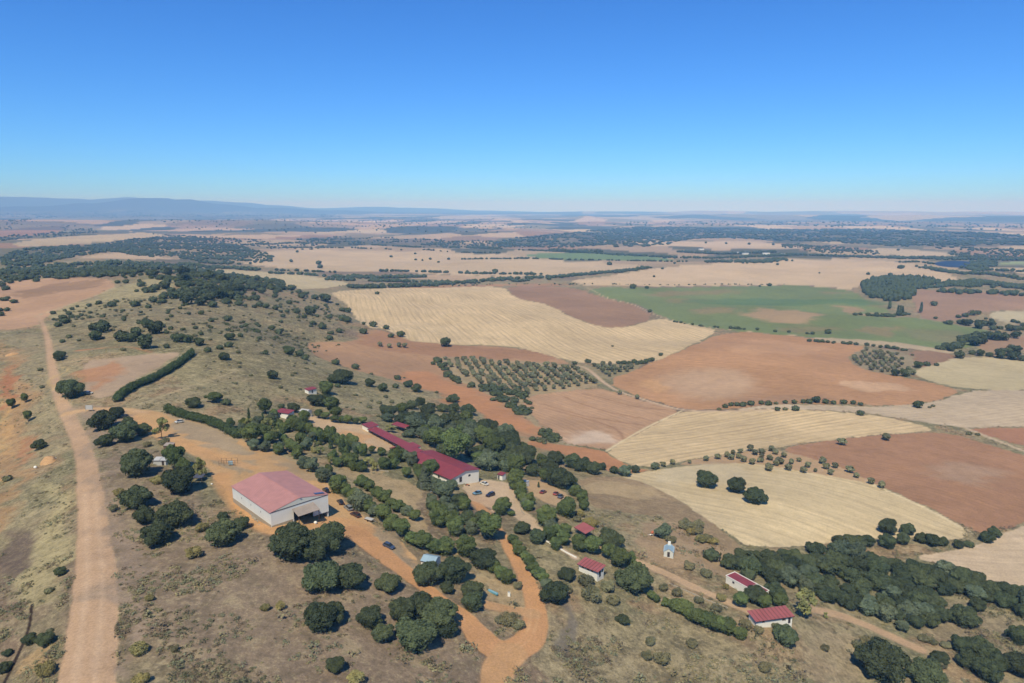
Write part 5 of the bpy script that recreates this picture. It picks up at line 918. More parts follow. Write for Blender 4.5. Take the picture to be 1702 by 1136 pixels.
# --- the warehouse
A, B, Cc = G1(451.5, 877), G1(541.8, 857), G1(396.7, 826)
L, rz, D = frame(A, B, Cc); v_ = Cc - A; rz = (rz + math.atan2(v_[1], v_[0]) - math.pi / 2) / 2; D = float(np.hypot(v_[0], v_[1])) * .9; eh = height_at(A, 852.5); D = max(D, 12); ap = proj((*(A[:2] + (B[:2] - A[:2]) / 2), A[2])); rh = height_at(np.array([*(A[:2] + (B[:2] - A[:2]) / 2), A[2]]), 826.5) - eh
print('warehouse', L, D, eh, rh, math.degrees(rz)); zb = min(A[2], B[2], Cc[2])
z0 = float(A[2]); rh = min(max(rh, 1.6), 3.6)
o = root('warehouse', A, rz, 'big white warehouse with a faded red gable roof and front canopy in the orange yard', 'warehouse')
x0, x1 = L * .38, L * .72
m = MB().box(0, x0, 0, .3, -1, eh).box(x1, L, 0, .3, -1, eh).box(x0, x1, 0, .3, 3.9, eh).box(0, .3, .3, D - .3, -3, eh).box(L - .3, L, .3, D - .3, -3, eh).box(0, L, D - .3, D, -3, eh); m.build('wall', W['panel'], o)
for y_ in (0.0, D - .3): MB().poly([(0, y_, eh), (L, y_, eh), (L / 2, y_, eh + rh), (0, y_ + .3, eh), (L, y_ + .3, eh), (L / 2, y_ + .3, eh + rh)], [(0, 1, 2), (5, 4, 3), (0, 3, 4, 1), (1, 4, 5, 2), (2, 5, 3, 0)]).build('gable', W['gable'], o)
MB().slab((-.35, -.06, eh + .02 - .35 * rh / (L / 2)), (L / 2, -.06, eh + rh + .14), (L / 2, D + .4, eh + rh + .14), (-.35, D + .4, eh + .02 - .35 * rh / (L / 2)), .12).build('roof', W['pink'], o, label='faded pinkish red roof slope on the side of the road')
MB().slab((L / 2, -.06, eh + rh + .14), (L + .35, -.06, eh + .02 - .35 * rh / (L / 2)), (L + .35, D + .4, eh + .02 - .35 * rh / (L / 2)), (L / 2, D + .4, eh + rh + .14), .12).build('roof', W['pink'], o, label='faded pinkish red roof slope on the side of the hedge')
MB().slab((L / 2 - .3, -.42, eh + rh + .17), (L / 2 + .3, -.42, eh + rh + .17), (L / 2 + .3, D + .42, eh + rh + .17), (L / 2 - .3, D + .42, eh + rh + .17), .05).build('ridge_cap', W['pink'], o)
MB().box(-.05, L + .05, -.09, -.003, eh - .18, eh + .02).build('fascia', W['trim'], o)
MB().box(-.16, -.003, -.1, D + .1, eh - .16, eh - .03).build('gutter', W['metal'], o)
MB().box(x0 + .02, x1 - .02, 1.6, 1.7, -.5, 3.88).build('gateway_shade', W['dark'], o)  # near-black sheet painting the shade under the canopy and inside the opening
k0, k1 = x0 - .6, x1 + .2
MB().slab((k0, -4.4, 2.9), (k1, -4.4, 2.9), (k1, -.1, 4.1), (k0, -.1, 4.1), .1).build('canopy', W['can'], o)
for xx in (k0 + .3, k1 - .3): MB().box(xx - .1, xx + .1, -4.2, -4.0, -1, 2.85).build('post', W['trim'], o)
MB().box(-.12, -.003, .2, D - .2, -3, .7).build('plinth', W['conc'], o)
MB().box(.1, x0 - .5, -.12, -.003, -1, .5).build('plinth', W['conc'], o)
sl = rh / (L / 2); xs = L * .8; MB().slab((xs, 1.0, eh + rh - (xs - L / 2) * sl + .3), (xs + 3.4, 1.0, eh + rh - (xs + 3.4 - L / 2) * sl + .3), (xs + 3.4, 2.4, eh + rh - (xs + 3.4 - L / 2) * sl + .3), (xs, 2.4, eh + rh - (xs - L / 2) * sl + .3), .06).build('solar_panel', W['solar'], o)
for yy in (D * .25, D * .5, D * .75): MB().box(-.04, -.003, yy - .1, yy + .1, 2.6, 3.2).build('wall_vent', W['trim'], o)
# --- simple blocks
def block(o, L, D, hf, hb, roof, wall='white', over=.35, panels=1, ridge=None, open_front=False, back=True, base=-2.2):
    """walls and roof in the frame of o; hf/hb eave heights front and back; ridge = extra height of a gable whose ridge runs along x"""
    t_ = .2
    if open_front:
        if back: MB().box(0, L, D - t_, D, base, hb - .1).build('wall', W[wall], o)
        n = max(2, int(L / 4) + 1)
        for i in range(n): MB().box(.1 + (L - .3) * i / (n - 1), .22 + (L - .3) * i / (n - 1), .1, .22, base, hf - .1).build('post', W['wood'], o)
        if not back:
            for i in range(n): MB().box(.1 + (L - .3) * i / (n - 1), .22 + (L - .3) * i / (n - 1), D - .22, D - .1, base, hb - .1).build('post', W['wood'], o)
    else:
        m = MB().box(0, L, 0, t_, base, hf - .1).box(0, L, D - t_, D, base, hb - .1)
        for x in (0, L - t_):
            m.poly([(x, t_, base), (x, D - t_, base), (x, D - t_, hb - .1), (x, t_, hf - .1), (x + t_, t_, base), (x + t_, D - t_, base), (x + t_, D - t_, hb - .1), (x + t_, t_, hf - .1)], [(0, 1, 2, 3), (7, 6, 5, 4), (0, 4, 5, 1), (1, 5, 6, 2), (2, 6, 7, 3), (3, 7, 4, 0)])
            if ridge: m.poly([(x, t_, hf - .1), (x, D - t_, hb - .1), (x, D / 2, hf + ridge - .12), (x + t_, t_, hf - .1), (x + t_, D - t_, hb - .1), (x + t_, D / 2, hf + ridge - .12)], [(0, 1, 2), (5, 4, 3), (0, 2, 5, 3), (1, 4, 5, 2)])
        m.build('wall', W[wall], o)
    X0, X1 = -over, L + over; sl = (hb - hf) / D
    first = None
    for i in range(panels):
        a = X0 + (X1 - X0) * i / panels + (.03 if i else 0); b = X0 + (X1 - X0) * (i + 1) / panels - (.03 if i < panels - 1 else 0); nm = 'roof_panel' if panels > 1 else 'roof'
        if ridge:
            rs = ridge / (D / 2)
            MB().slab((a, -over, hf - over * rs), (b, -over, hf - over * rs), (b, D / 2, hf + ridge), (a, D / 2, hf + ridge), .1).build(nm, W[roof], o)
            MB().slab((a, D / 2, hf + ridge), (b, D / 2, hf + ridge), (b, D + over, hb - over * rs), (a, D + over, hb - over * rs), .1).build(nm, W[roof], o)
        else: MB().slab((a, -over, hf - over * sl), (b, -over, hf - over * sl), (b, D + over, hb + over * sl), (a, D + over, hb + over * sl), .1).build(nm, W[roof], o)
    if panels > 1:
        for i in range(1, panels):
            a = X0 + (X1 - X0) * i / panels; MB().slab((a - .045, -over, hf - over * sl + .07), (a + .045, -over, hf - over * sl + .07), (a + .045, D + over, hb + over * sl + .07), (a - .045, D + over, hb + over * sl + .07), .06).build('seam', W['trim'], o)
    if over: MB().box(X0 + .02, X1 - .02, -over - .05, -over - .003, hf - over * (ridge / (D / 2) if ridge else sl) - .22, hf - over * (ridge / (D / 2) if ridge else sl) - .02).build('fascia', W['trim'], o)
def house(name, a, b, D, hf, hb, roof, label, cat='cabin', group=None, fn=None, **kw):
    A, B = G1(*a), G1(*b); L, rz, _ = frame(A, B); z = max(A[2], B[2]); o = root(name, A, rz, label, cat, group, z); block(o, L, D, hf, hb, roof, **kw); print(name, round(L, 1))
    if fn: fn(o, L)
    return o
def c1(o, L):
    window(o, 1.2, 2.0, 1.7, 2.2); window(o, L * .45, L * .45 + .8, 1.7, 2.2); window(o, L - 2.4, L - 1.6, 1.7, 2.2)
house('white_cabin', (962, 949), (992.5, 967.5), 3.8, 2.55, 3.0, 'red2', 'white cabin with a red seamed roof beside the footpath, nearest the track loop', group='small camp houses', panels=7, over=.5, fn=lambda o, L: (c1(o, L), MB().box(L + .003, L + .08, 1.0, 2.0, 0, 2.1).build('door', W['trim'], o), MB().box(L + .003, L + .06, 2.5, 3.2, 1.1, 2.0).build('window', W['glass'], o)))
house('white_cabin', (1256.5, 1044), (1315, 1050), 4.1, 2.5, 3.0, 'red2', 'lowest white cabin, red roof of ten long panels, oak in front of its wall', group='small camp houses', panels=10, over=.5, fn=lambda o, L: (window(o, 2.0, 2.8, 1.6, 2.1), window(o, L * .72, L * .72 + 1.1, 1.3, 2.1), door(o, L - 1.4, L - .6, 2.0)))
def c2(o, L):
    MB().box(-.12, L + .12, -.12, .1, 2.55, 2.78).box(-.12, L + .12, 4.4, 4.62, 2.55, 2.78).box(-.12, .1, .1, 4.4, 2.55, 2.78).box(L - .1, L + .12, .1, 4.4, 2.55, 2.78).build('parapet', W['white'], o)
    MB().box(L * .66, L * .76, .1, 4.4, 2.6, 2.86).build('dividing_wall', W['white'], o); window(o, L * .2, L * .2 + .8, 1.4, 2.0)
house('white_cabin', (1206, 969), (1263, 1001), 4.5, 2.62, 2.62, 'red', 'white cabin with a dark red flat roof crossed by a white strip', group='small camp houses', over=-.1, fn=c2)
house('garden_hut', (513, 655.5), (526.5, 655.5), 3.6, 2.5, 3.0, 'red', 'uppermost small white hut with a red roof above a big round oak', 'hut', 'small camp houses', fn=lambda o, L: door(o, L * .4, L * .4 + .9, 2.0))
house('garden_hut', (459, 692), (480, 698), 4.2, 2.5, 3.1, 'red', 'small white hut with a red roof left of the oak at the courtyard top', 'hut', 'small camp houses', fn=lambda o, L: window(o, L * .3, L * .3 + 1, 1.2, 2.0))
house('garden_hut', (498.5, 691), (510, 694), 4.0, 2.7, 2.7, 'greym', 'plain white hut with two dark windows at the courtyard entrance', 'hut', 'small camp houses', ridge=.7, fn=lambda o, L: (window(o, .5, 1.3, 1.2, 1.9), window(o, L - 1.5, L - .6, 1.2, 1.9)))
house('utility_hut', (827, 797), (835, 799), 2.6, 2.5, 2.8, 'red', 'little white hut with a red roof at the far edge of the parking area', 'hut', 'small camp houses', over=.2, fn=lambda o, L: door(o, .3, 1.1, 1.9))
house('utility_hut', (867, 808), (875, 810), 2.4, 2.4, 2.1, 'greym', 'little white hut behind the hedge between the parking areas', 'hut', 'small camp houses', over=.1, fn=lambda o, L: door(o, L - 1.1, L - .3, 1.9, m='dark'))
house('open_shelter', (956, 886), (973, 898), 4.0, 2.3, 3.0, 'red2', 'open shelter with a plain red roof among pines left of a big oak', 'shelter', open_front=True, back=False)
house('open_shelter', (652, 712), (672, 720), 3.4, 2.4, 2.8, 'red', 'open garden shelter with a red roof behind the long gallery', 'shelter', open_front=True, back=False)
house('track_shed', (700, 941), (722, 950), 4.4, 1.9, 1.9, 'bluem', 'small shed with a pale blue metal roof behind the oaks near the orange track', 'shed', ridge=.9, over=.2)
house('corrugated_hut', (255, 774), (276, 774), 3.0, 2.1, 2.5, 'greym', 'pale corrugated metal hut left of a bright green pine', 'hut', wall='greym', over=.15, panels=2, fn=lambda o, L: door(o, L - 1.6, L - .7, 1.8))
house('lean_to_shed', (272, 747), (286, 748), 2.6, 1.6, 2.1, 'can', 'low shed with a weathered grey roof above the corrugated hut', 'shed', wall='wood', over=.15)
house('tarp_shelter', (321, 801), (336, 802), 2.8, 1.6, 2.0, 'tarp', 'dark blue-grey tarp shelter at the foot of a thin leafy tree', 'shelter', open_front=True, back=False, over=.1)
# pale stone hut with its chimney: ridge runs away from the viewer
A, B = G1(1103, 925), G1(1118.5, 925); L, rz, _ = frame(A, B); rz = -.28; L = 3.4; D = 4.2; o = root('stone_hut', A, rz, 'pale blue-grey gabled hut with a chimney standing alone on bare ground', 'hut', 'small camp houses')
m = MB().box(0, L, 0, .2, -1.5, 2.2).box(0, L, D - .2, D, -1.5, 2.2).box(0, .2, .2, D - .2, -1.5, 2.2).box(L - .2, L, .2, D - .2, -1.5, 2.2)
for y_ in (0, D - .2): m.poly([(0, y_, 2.2), (L, y_, 2.2), (L / 2, y_, 3.2), (0, y_ + .2, 2.2), (L, y_ + .2, 2.2), (L / 2, y_ + .2, 3.2)], [(0, 1, 2), (5, 4, 3), (1, 4, 5, 2), (2, 5, 3, 0)])
m.build('wall', W['gable'], o)
MB().slab((-.2, -.2, 2.02), (L / 2, -.2, 3.32), (L / 2, D + .2, 3.32), (-.2, D + .2, 2.02), .1).build('roof', W['bluem'], o); MB().slab((L / 2, -.2, 3.32), (L + .2, -.2, 2.02), (L + .2, D + .2, 2.02), (L / 2, D + .2, 3.32), .1).build('roof', W['bluem'], o)
MB().box(L / 2 - .5, L / 2 + .5, D - 1.2, D - .3, 2.6, 4.2).build('chimney', W['white'], o); door(o, L / 2 - .45, L / 2 + .45, 1.9)
# --- main building: long gabled hall, side wing, gallery and two small roofs
P0, P1, P2 = above(672, 757, 3.0), above(749, 796, 3.0), above(790, 787, 3.0); L, rz, D = frame(P0, P1, P2 + (P0 - P1) * 0); d = (P1 - P0)[:2] / L; D = float((P2 - P1)[:2] @ np.array([-d[1], d[0]])); D = min(max(D, 9), 16); print('main', L, D, P0[2], P1[2], P2[2], math.degrees(rz))
o = root('main_building', P0, rz, 'long white main building with dark red roofs, a side wing and an open gallery', 'building', z=float(P1[2]))
block(o, L, D, 3.0, 3.0, 'red', ridge=1.5, over=.6, base=-3)
for k in range(5): window(o, 2 + k * (L - 5) / 5, 3.1 + k * (L - 5) / 5, 1.1, 2.2)
m = MB().box(L + .003, L + .1, D * .3, D * .3 + 1.4, 0, 2.2).build('door', W['trim'], o); MB().box(L + .101, L + .16, D * .3 + 1.0, D * .3 + 1.2, .9, 1.1).build('handle', W['metal'], m)
MB().box(L + .003, L + .07, D * .62, D * .62 + 1.2, 1.1, 2.0).build('window', W['glass'], o)
def sub(px_a, px_b, D_, hf, hb, roof, h=3.0, **kw):
    a, b = above(*px_a, h), above(*px_b, h); L_, r_, _ = frame(a, b); zz = min(a[2], b[2]) - float(o.location.z); oc = np.array(o.location)[:2]; c_, s_ = math.cos(-rz), math.sin(-rz); q = a[:2] - oc; off = (q[0] * c_ - q[1] * s_, q[0] * s_ + q[1] * c_)
    n0 = set(o.children); block(o, L_, D_, hf, hb, roof, **kw)
    cr, sr = math.cos(r_ - rz), math.sin(r_ - rz)
    for ch in [q_ for q_ in o.children if q_ not in n0]:
        for v in ch.data.vertices: x, y, z = v.co; v.co = (x * cr - y * sr + off[0], x * sr + y * cr + off[1], z + zz)
    return L_
sub((649, 744.5), (671, 756), 9.5, 2.9, 3.5, 'red', over=.4)
sub((612, 711.5), (666, 741), 4.2, 2.6, 3.0, 'red', h=2.6, open_front=True, over=.4)
sub((602, 705), (613, 711), 5.5, 2.7, 3.0, 'red', h=2.7, over=.3); sub((671, 740), (684, 746), 5.0, 2.7, 3.0, 'red', h=2.7, over=.3)
def low_wall(pts, label, w_=.35, h_=.4, m='white', nm='low_wall', hb=0):
    P = chaikin(np.array(pts, float), 2, False); g = ground(P[:, 0], P[:, 1]); o0 = g[0]; M_ = MB(); V, F = [], []
    for i, p in enumerate(g):
        d = g[min(i + 1, len(g) - 1)] - g[max(i - 1, 0)]; n = np.array([-d[1], d[0], 0]) / np.hypot(d[0], d[1]) * w_ / 2; q = p - o0
        V += [q - n - [0, 0, .4], q + n - [0, 0, .4], q + n + [0, 0, h_], q - n + [0, 0, h_]]
        if i: F += [(4 * i - 4 + a, 4 * i - 4 + (a + 1) % 4, 4 * i + (a + 1) % 4, 4 * i + a) for a in range(4)]
    F += [(0, 1, 2, 3), tuple(4 * (len(g) - 1) + k for k in (3, 2, 1, 0))]; M_.poly(V, F).build(nm, W[m], label=label, cat='low wall', loc=tuple(o0))
low_wall([(907, 900), (922, 908), (940, 919), (958, 928)], 'low white kerb wall along the lower side of the footpath to the nearest cabin')
low_wall([(1111, 971), (1140, 983), (1180, 1001), (1210, 1012)], 'long low pale wall along the lower side of the dirt track below the stone hut', m='conc')
low_wall([(604, 712), (630, 725), (663, 744)], 'low white wall in front of the open red-roofed gallery')
low_wall([(858, 815), (864, 826), (865, 848), (872, 856)], 'low concrete kerb between the round parking area and the hedge', m='conc', h_=.2)
low_wall([(586, 776), (605, 779), (646, 785)], 'low concrete wall at the top of the dry meadow below the avenue', m='conc')
# --- far farm sheds beyond the river wood
for i, (x, y, w1, dp, lb) in enumerate([(1222, 422, 26, 14, 'leftmost long white farm shed far beyond the river wood'), (1236, 423.5, 16, 12, 'small white farm shed second from the left beyond the river wood'), (1268, 423, 18, 12, 'white farm shed in the middle of the far farm'), (1296, 424.5, 30, 14, 'long white farm shed at the right end of the far farm'), (1163, 416, 14, 12, 'isolated small white shed left of the far farm')]):
    g = G1(x, y); rz_ = [.1, .3, -.1, .05, .2][i]; o = root('farm_shed', g, rz_, lb, 'shed', 'white sheds of the far farm'); block(o, w1 * 1.6, dp, 5, 5, 'greym', ridge=1.6, over=.3, base=-3)
# ------------------------------------------------------------------ vehicles
def car_parts(kind):
    """side profile lofted over the width; returns builders for the parts, length 4.3, nose at +x"""
    if kind == 'suv': low = [(-2.15, .45), (-2.2, .8), (-2.12, 1.05), (1.0, 1.08), (1.95, .95), (2.2, .75), (2.2, .4)]; top = [(-2.02, 1.05), (-1.85, 1.68), (.35, 1.72), (1.1, 1.08)]
    elif kind == 'sedan': low = [(-2.15, .35), (-2.2, .65), (-2.05, .92), (-1.3, .95), (1.1, .92), (1.95, .78), (2.2, .6), (2.2, .32)]; top = [(-1.55, .94), (-.95, 1.38), (.3, 1.42), (1.2, .92)]
    else: low = [(-1.95, .35), (-2.0, .7), (-1.9, .95), (1.05, .95), (1.8, .82), (2.02, .6), (2.02, .32)]; top = [(-1.85, .95), (-1.45, 1.45), (.3, 1.48), (1.15, .95)]
    return low, top
def vehicle(name, px, nose, kind, c, label, cat='car', rough=.3):
    g = G1(*px); q = G1(px[0] + nose[0], px[1] + nose[1]); rz_ = math.atan2(q[1] - g[1], q[0] - g[0]); o = root(name, g, rz_, label, cat, 'cars parked at the camp')
    e = .8; sxn = float(gz(g[0] + math.cos(rz_) * 2, g[1] + math.sin(rz_) * 2) - gz(g[0] - math.cos(rz_) * 2, g[1] - math.sin(rz_) * 2)) / 4; o.rotation_euler = (0, -math.atan(sxn), rz_)
    low, top = car_parts(kind); pm = plain('paint_' + name, c, rough, .02, 1, .6); bs = pm.node_tree.nodes['Principled BSDF']; bs.inputs['Coat Weight'].default_value = .6; bs.inputs['Coat Roughness'].default_value = .08
    def loft(P, w0, w1, nm, m_, bev):
        n = len(P); zz = [p[1] for p in P]; V = []
        for s_ in (-1, 1):
            for (x, z) in P: f = (z - min(zz)) / (max(zz) - min(zz)); V.append((x, s_ * (w0 + (w1 - w0) * f), z))
        return MB().poly(V, [tuple(range(n))[::-1], tuple(range(n, 2 * n))] + [(i, (i + 1) % n, n + (i + 1) % n, n + i) for i in range(n)]).build(nm, m_, o, bevel=bev)
    body = loft(low, .88, .84, 'body', pm, .05); loft([(x, z) for x, z in top], .78, .60, 'windows', W['glass'], .03)
    t_ = [p for p in top if p[1] > 1.2]; MB().box(t_[0][0] + .08, t_[-1][0] - .05, -.58, .58, t_[0][1] - .03, t_[0][1] + .035).build('roof', pm, o, bevel=.02)
    for x in (-1.3, 1.32):
        for s_ in (-1, 1):
            wv_ = MB().bar((x, s_ * .70, .33), (x, s_ * .90, .33), .33, 14).build('wheel', W['dark'], o); MB().bar((x, s_ * .901, .33), (x, s_ * .915, .33), .18, 10).build('hubcap', W['metal'], wv_)
    xf = low[-1][0]; 
    for s_ in (-1, 1):
        MB().box(xf - .12, xf + .02, s_ * .62 - .16, s_ * .62 + .16, .56, .72).build('headlight', W['metal'], o); MB().box(low[1][0] - .03, low[1][0] + .08, s_ * .68 - .12, s_ * .68 + .12, .62, .82).build('tail_light', W['orange'], o)
    MB().box(xf - .05, xf + .06, -.8, .8, .3, .45).build('bumper', W['dark'], o)
    return o
vehicle('parked_car', (298, 703), (-6, 1), 'hatch', (225, 228, 236), 'lone white car parked in the open yard below the green hedge')
vehicle('parked_car', (148, 655), (6, 0), 'hatch', (226, 226, 222), 'white car half in the shade right of the oak beside the road')
vehicle('parked_car', (542, 818), (-5, -6), 'suv', (38, 38, 44), 'black car under the hedge, farthest up the yard beside the warehouse')
vehicle('parked_car', (566, 837), (-5, -6), 'hatch', (40, 40, 48), 'black car just behind the silver car in the row by the hedge')
vehicle('parked_car', (579, 847), (-6, -5), 'suv', (138, 146, 160), 'silver grey car in the middle of the row by the hedge')
vehicle('parked_car', (591, 858), (-6, -3), 'hatch', (84, 44, 46), 'dark maroon car at the lower end of the row by the hedge')
vehicle('parked_car', (646, 910), (6, 3), 'hatch', (62, 80, 118), 'dark blue car parked alone on the dry grass of the lower yard')
vehicle('parked_car', (805, 806), (-6, -2), 'sedan', (226, 228, 234), 'white car at the top of the round parking area')
vehicle('parked_car', (793, 822), (-6, 1), 'hatch', (98, 150, 186), 'light blue car on the left side of the round parking area')
vehicle('parked_car', (815, 825), (-6, 2), 'suv', (44, 38, 62), 'dark purple-blue car right of the light blue car')
vehicle('parked_car', (902.5, 820), (6, -3), 'sedan', (140, 36, 44), 'dark red car parked apart in the second parking area')
vehicle('parked_car', (924, 823), (6, -3), 'hatch', (176, 66, 74), 'faded red car in the shade of the big oak behind the grey car')
vehicle('parked_car', (931.5, 828), (6, -4), 'suv', (92, 108, 136), 'blue-grey tall car between the faded red car and the white car')
vehicle('parked_car', (942, 832), (6, -2), 'sedan', (228, 230, 236), 'white car at the right end of the second parking area')
# ------------------------------------------------------------------ small things
def thing(name, px, label, cat, rz=0.0, group=None): g = G1(*px); return root(name, g, rz, label, cat, group)
o = thing('billboard', (143, 685), 'pale billboard on two posts at the junction by the road', 'billboard', .12)
for x in (0, 3.4): MB().box(x - .08, x + .08, -.08, .08, -.5, 3.6).build('post', W['metal'], o)
for k in range(3): MB().box(.1 + k * 1.07, 1.12 + k * 1.07, -.05, .05, 1.2, 3.5).build('board', W['greym'], o)
o = thing('goal_pen', (364, 774), 'rusty pipe pen with a pale blue panel inside on the yard above the warehouse', 'pen', .05)
for x in (0, 2.0, 4.0, 6.4):
    for y in (0, 3): MB().bar((x, y, -.3), (x, y, 2.0), .07).build('post', W['wood'], o)
for y in (0, 3):
    for z in (.9, 1.95): MB().bar((0, y, z), (6.4, y, z), .05).build('rail', W['wood'], o)
MB().box(3.4, 5.2, .8, 1.0, 0, 1.5).build('panel', W['bluem'], o)
for x, y, lb in ((700, 824, 'thin street lamp at the left edge of the dry meadow'), (716, 838, 'thin street lamp at the corner of the dry meadow nearer the parking area')):
    o = thing('street_lamp', (x, y), lb, 'street lamp', 0, 'thin street lamps'); MB().bar((0, 0, -.3), (0, 0, 5.2), .07).build('pole', W['metal'], o); MB().box(-.12, .5, -.1, .1, 5.2, 5.32).build('lamp_head', W['metal'], o)
o = thing('trough', (812, 982), 'long light blue trough lying on the dry grass inside the track loop', 'trough'); q = G1(827, 992); o.rotation_euler[2] = math.atan2(q[1] - o.location.y, q[0] - o.location.x); l_ = float(math.hypot(q[0] - o.location.x, q[1] - o.location.y))
MB().box(0, l_, -.3, .3, -.1, .12).box(0, l_, -.34, -.26, .12, .45).box(0, l_, .26, .34, .12, .45).box(0, .1, -.26, .26, .12, .45).box(l_ - .1, l_, -.26, .26, .12, .45).build('basin', W['blue'], o); MB().box(.1, l_ - .1, -.26, .26, .12, .3).build('water', W['bluem'], o)
o = thing('water_tank', (846, 991), 'small upright white block on the grass right of the blue trough', 'tank'); MB().box(-.4, .4, -.35, .35, -.1, 1.25).build('body', W['white'], o, bevel=.06); MB().box(-.3, .3, -.25, .25, 1.253, 1.36).build('lid', W['metal'], o, bevel=.02)
o = thing('tractor', (549, 893), 'yellow tractor with a white cab roof behind the oaks in front of the warehouse', 'tractor', .6)
MB().box(-.2, 1.7, -.4, .4, .7, 1.4).build('bonnet', W['yellow'], o, bevel=.06); MB().box(-1.4, -.2, -.6, .6, .7, 1.2).build('body', W['yellow'], o, bevel=.05); MB().box(-1.3, -.25, -.52, .52, 1.2, 2.3).build('cab_glass', W['glass'], o, bevel=.04); MB().box(-1.5, -.1, -.7, .7, 2.3, 2.48).build('cab_roof', W['white'], o, bevel=.06)
for x, r, s_ in ((-.9, .75, -1), (-.9, .75, 1), (1.2, .42, -1), (1.2, .42, 1)): MB().bar((x, s_ * .6, r), (x, s_ * .95, r), r, 16).build('wheel', W['dark'], o)
def sack(px, lb, s_=1.0):
    rg = np.random.default_rng(int(px[0])); iv, iff = ico(2); v = iv * (1 + rg.uniform(-.07, .07, (len(iv), 1))) * np.array([.5, .45, .5]) * s_; v[:, 2] = np.maximum(v[:, 2], -.4 * s_) + .4 * s_
    g = G1(*px); add('bulk_bag', mesh_np('bulk_bag', v, iff, 3, True), W['white'], label=lb, cat='bag', group='white bulk bags', loc=tuple(g))
sack((493, 879), 'white bulk bag on the orange ground left of the canopy', 1.2); sack((524.5, 871), 'white bulk bag on the orange ground right of the canopy shadow', 1.1)
sack((59, 779), 'white bag on red earth at the foot of the ruined mound', 1.3); sack((352, 806), 'small white bag on the grass below the tarp shelter', .7)
o = thing('flat_trailer', (614, 866), 'flat trailer with a pale grey cover below the maroon car', 'trailer', -.5); MB().box(-1.7, 1.7, -.8, .8, .5, .62).build('deck', W['wood'], o); MB().box(-1.6, 1.6, -.75, .75, .623, .9).build('cover', W['greym'], o, bevel=.08)
for s_ in (-1, 1): MB().bar((0, s_ * .82, .3), (0, s_ * 1.0, .3), .3, 12).build('wheel', W['dark'], o)
MB().bar((1.7, 0, .5), (2.9, 0, .35), .05).build('drawbar', W['metal'], o)
o = thing('cement_mixer', (1083, 890), 'orange and white cement mixer left of the grey-green tree by the bare ground', 'mixer', .4)
MB().bar((-.2, 0, .9), (.7, 0, 1.35), .5, 12).build('drum', W['orange'], o); MB().box(-.8, .5, -.4, .4, .3, .42).build('chassis', W['white'], o)
for s_ in (-1, 1): MB().bar((-.3, s_ * .45, .28), (-.3, s_ * .6, .28), .28, 12).build('wheel', W['dark'], o)
MB().bar((-.8, 0, .36), (-2.0, 0, .5), .05).build('drawbar', W['white'], o)
o = thing('motorbike', (777, 808), 'dark motorbike standing beside the end wall of the main building', 'motorbike', -.3)
for x in (-.7, .7): MB().bar((x, -.06, .32), (x, .06, .32), .32, 14).build('wheel', W['dark'], o)
MB().box(-.5, .45, -.12, .12, .4, .8).build('frame', W['orange'], o, bevel=.05); MB().box(-.6, .1, -.14, .14, .8, .92).build('seat', W['dark'], o, bevel=.04); MB().bar((.5, -.35, 1.05), (.5, .35, 1.05), .03).build('handlebar', W['metal'], o)
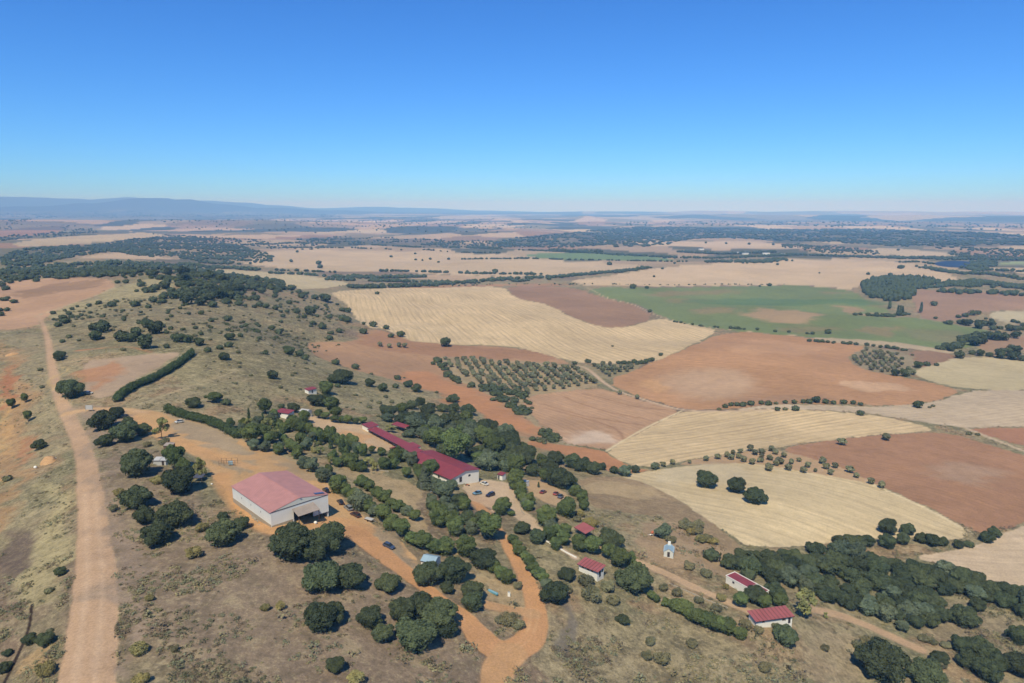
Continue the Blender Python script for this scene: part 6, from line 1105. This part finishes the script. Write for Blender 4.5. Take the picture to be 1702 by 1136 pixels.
# ruined earth mound left of the road
def mound(px, L_, D_, H_, lb, rz_, m='earth'):
    g = G1(*px); n = 18; u = np.linspace(-1, 1, n); X, Y = np.meshgrid(u, u); r = np.hypot(X, Y * 1.0); Z = H_ * np.clip(1 - r ** 2, 0, 1) ** .7 * (.7 + .6 * fbm(X * 3 + 9, Y * 3, 4, 3)) - .1
    v = np.stack([X * L_ / 2, Y * D_ / 2, Z], -1).reshape(-1, 3); v[:, 2] += gz(*( (v[:, 0] * math.cos(rz_) - v[:, 1] * math.sin(rz_) + g[0]), (v[:, 0] * math.sin(rz_) + v[:, 1] * math.cos(rz_) + g[1]))) - g[2]
    i = np.arange(n * n).reshape(n, n); q = np.stack([i[:-1, :-1], i[:-1, 1:], i[1:, 1:], i[1:, :-1]], -1).reshape(-1, 4); add('earth_mound', mesh_np('earth_mound', v, q), W[m], label=lb, cat='earth mound', loc=tuple(g), rz=rz_)
mound((80, 768), 9, 6, 2.4, 'pale orange earth mound with a ruined edge left of the road', -.9); mound((20, 590), 9, 5, 1.5, 'low earth bank at the left edge above the red soil', .9)
o = thing('plank_stack', (91, 762), 'small pale plank stack on top of the ruined earth mound', 'planks', .1)
for k in range(4): MB().box(-1.1, 1.1, -.5 + k * .26, -.28 + k * .26, .02, .14).build('plank', W['greym'], o)
o = thing('rubble_heap', (422, 858), 'grey rubble and boards piled along the long wall of the warehouse', 'rubble', 2.2); rg = np.random.default_rng(9)
V_ = MB()
for k in range(60): x, y, s_ = rg.uniform(-9, 9), rg.uniform(-.8, .6), rg.uniform(.15, .5); V_.box(x, x + s_ * 2, y, y + s_, -.3, rg.uniform(.1, .45))
V_.build('boards', W['conc'], o, kind='stuff')
# ------------------------------------------------------------------ air
hm = bpy.data.materials.new('haze'); hm.use_nodes = True; t = hm.node_tree; t.nodes.clear()
pv_ = t.nodes.new('ShaderNodeVolumePrincipled'); ou = t.nodes.new('ShaderNodeOutputMaterial'); t.links.new(pv_.outputs[0], ou.inputs['Volume'])
pv_.inputs['Color'].default_value = (*HAZE['color'], 1); pv_.inputs['Density'].default_value = HAZE['density']; pv_.inputs['Absorption Color'].default_value = (1, 1, 1, 1); pv_.inputs['Anisotropy'].default_value = HAZE['aniso']
zb, zt = float(GZ.min()) - 2, max(float(GZ.max()), CAMZ) + 15; S = 47500
hv = [(x, y, z) for z in (zb, zt) for x, y in ((-S, -S), (S, -S), (S, S), (-S, S))]
me = bpy.data.meshes.new('haze'); me.from_pydata(hv, [], [(3, 2, 1, 0), (4, 5, 6, 7), (0, 1, 5, 4), (1, 2, 6, 5), (2, 3, 7, 6), (3, 0, 4, 7)])
add('haze', me, hm, kind='stuff')
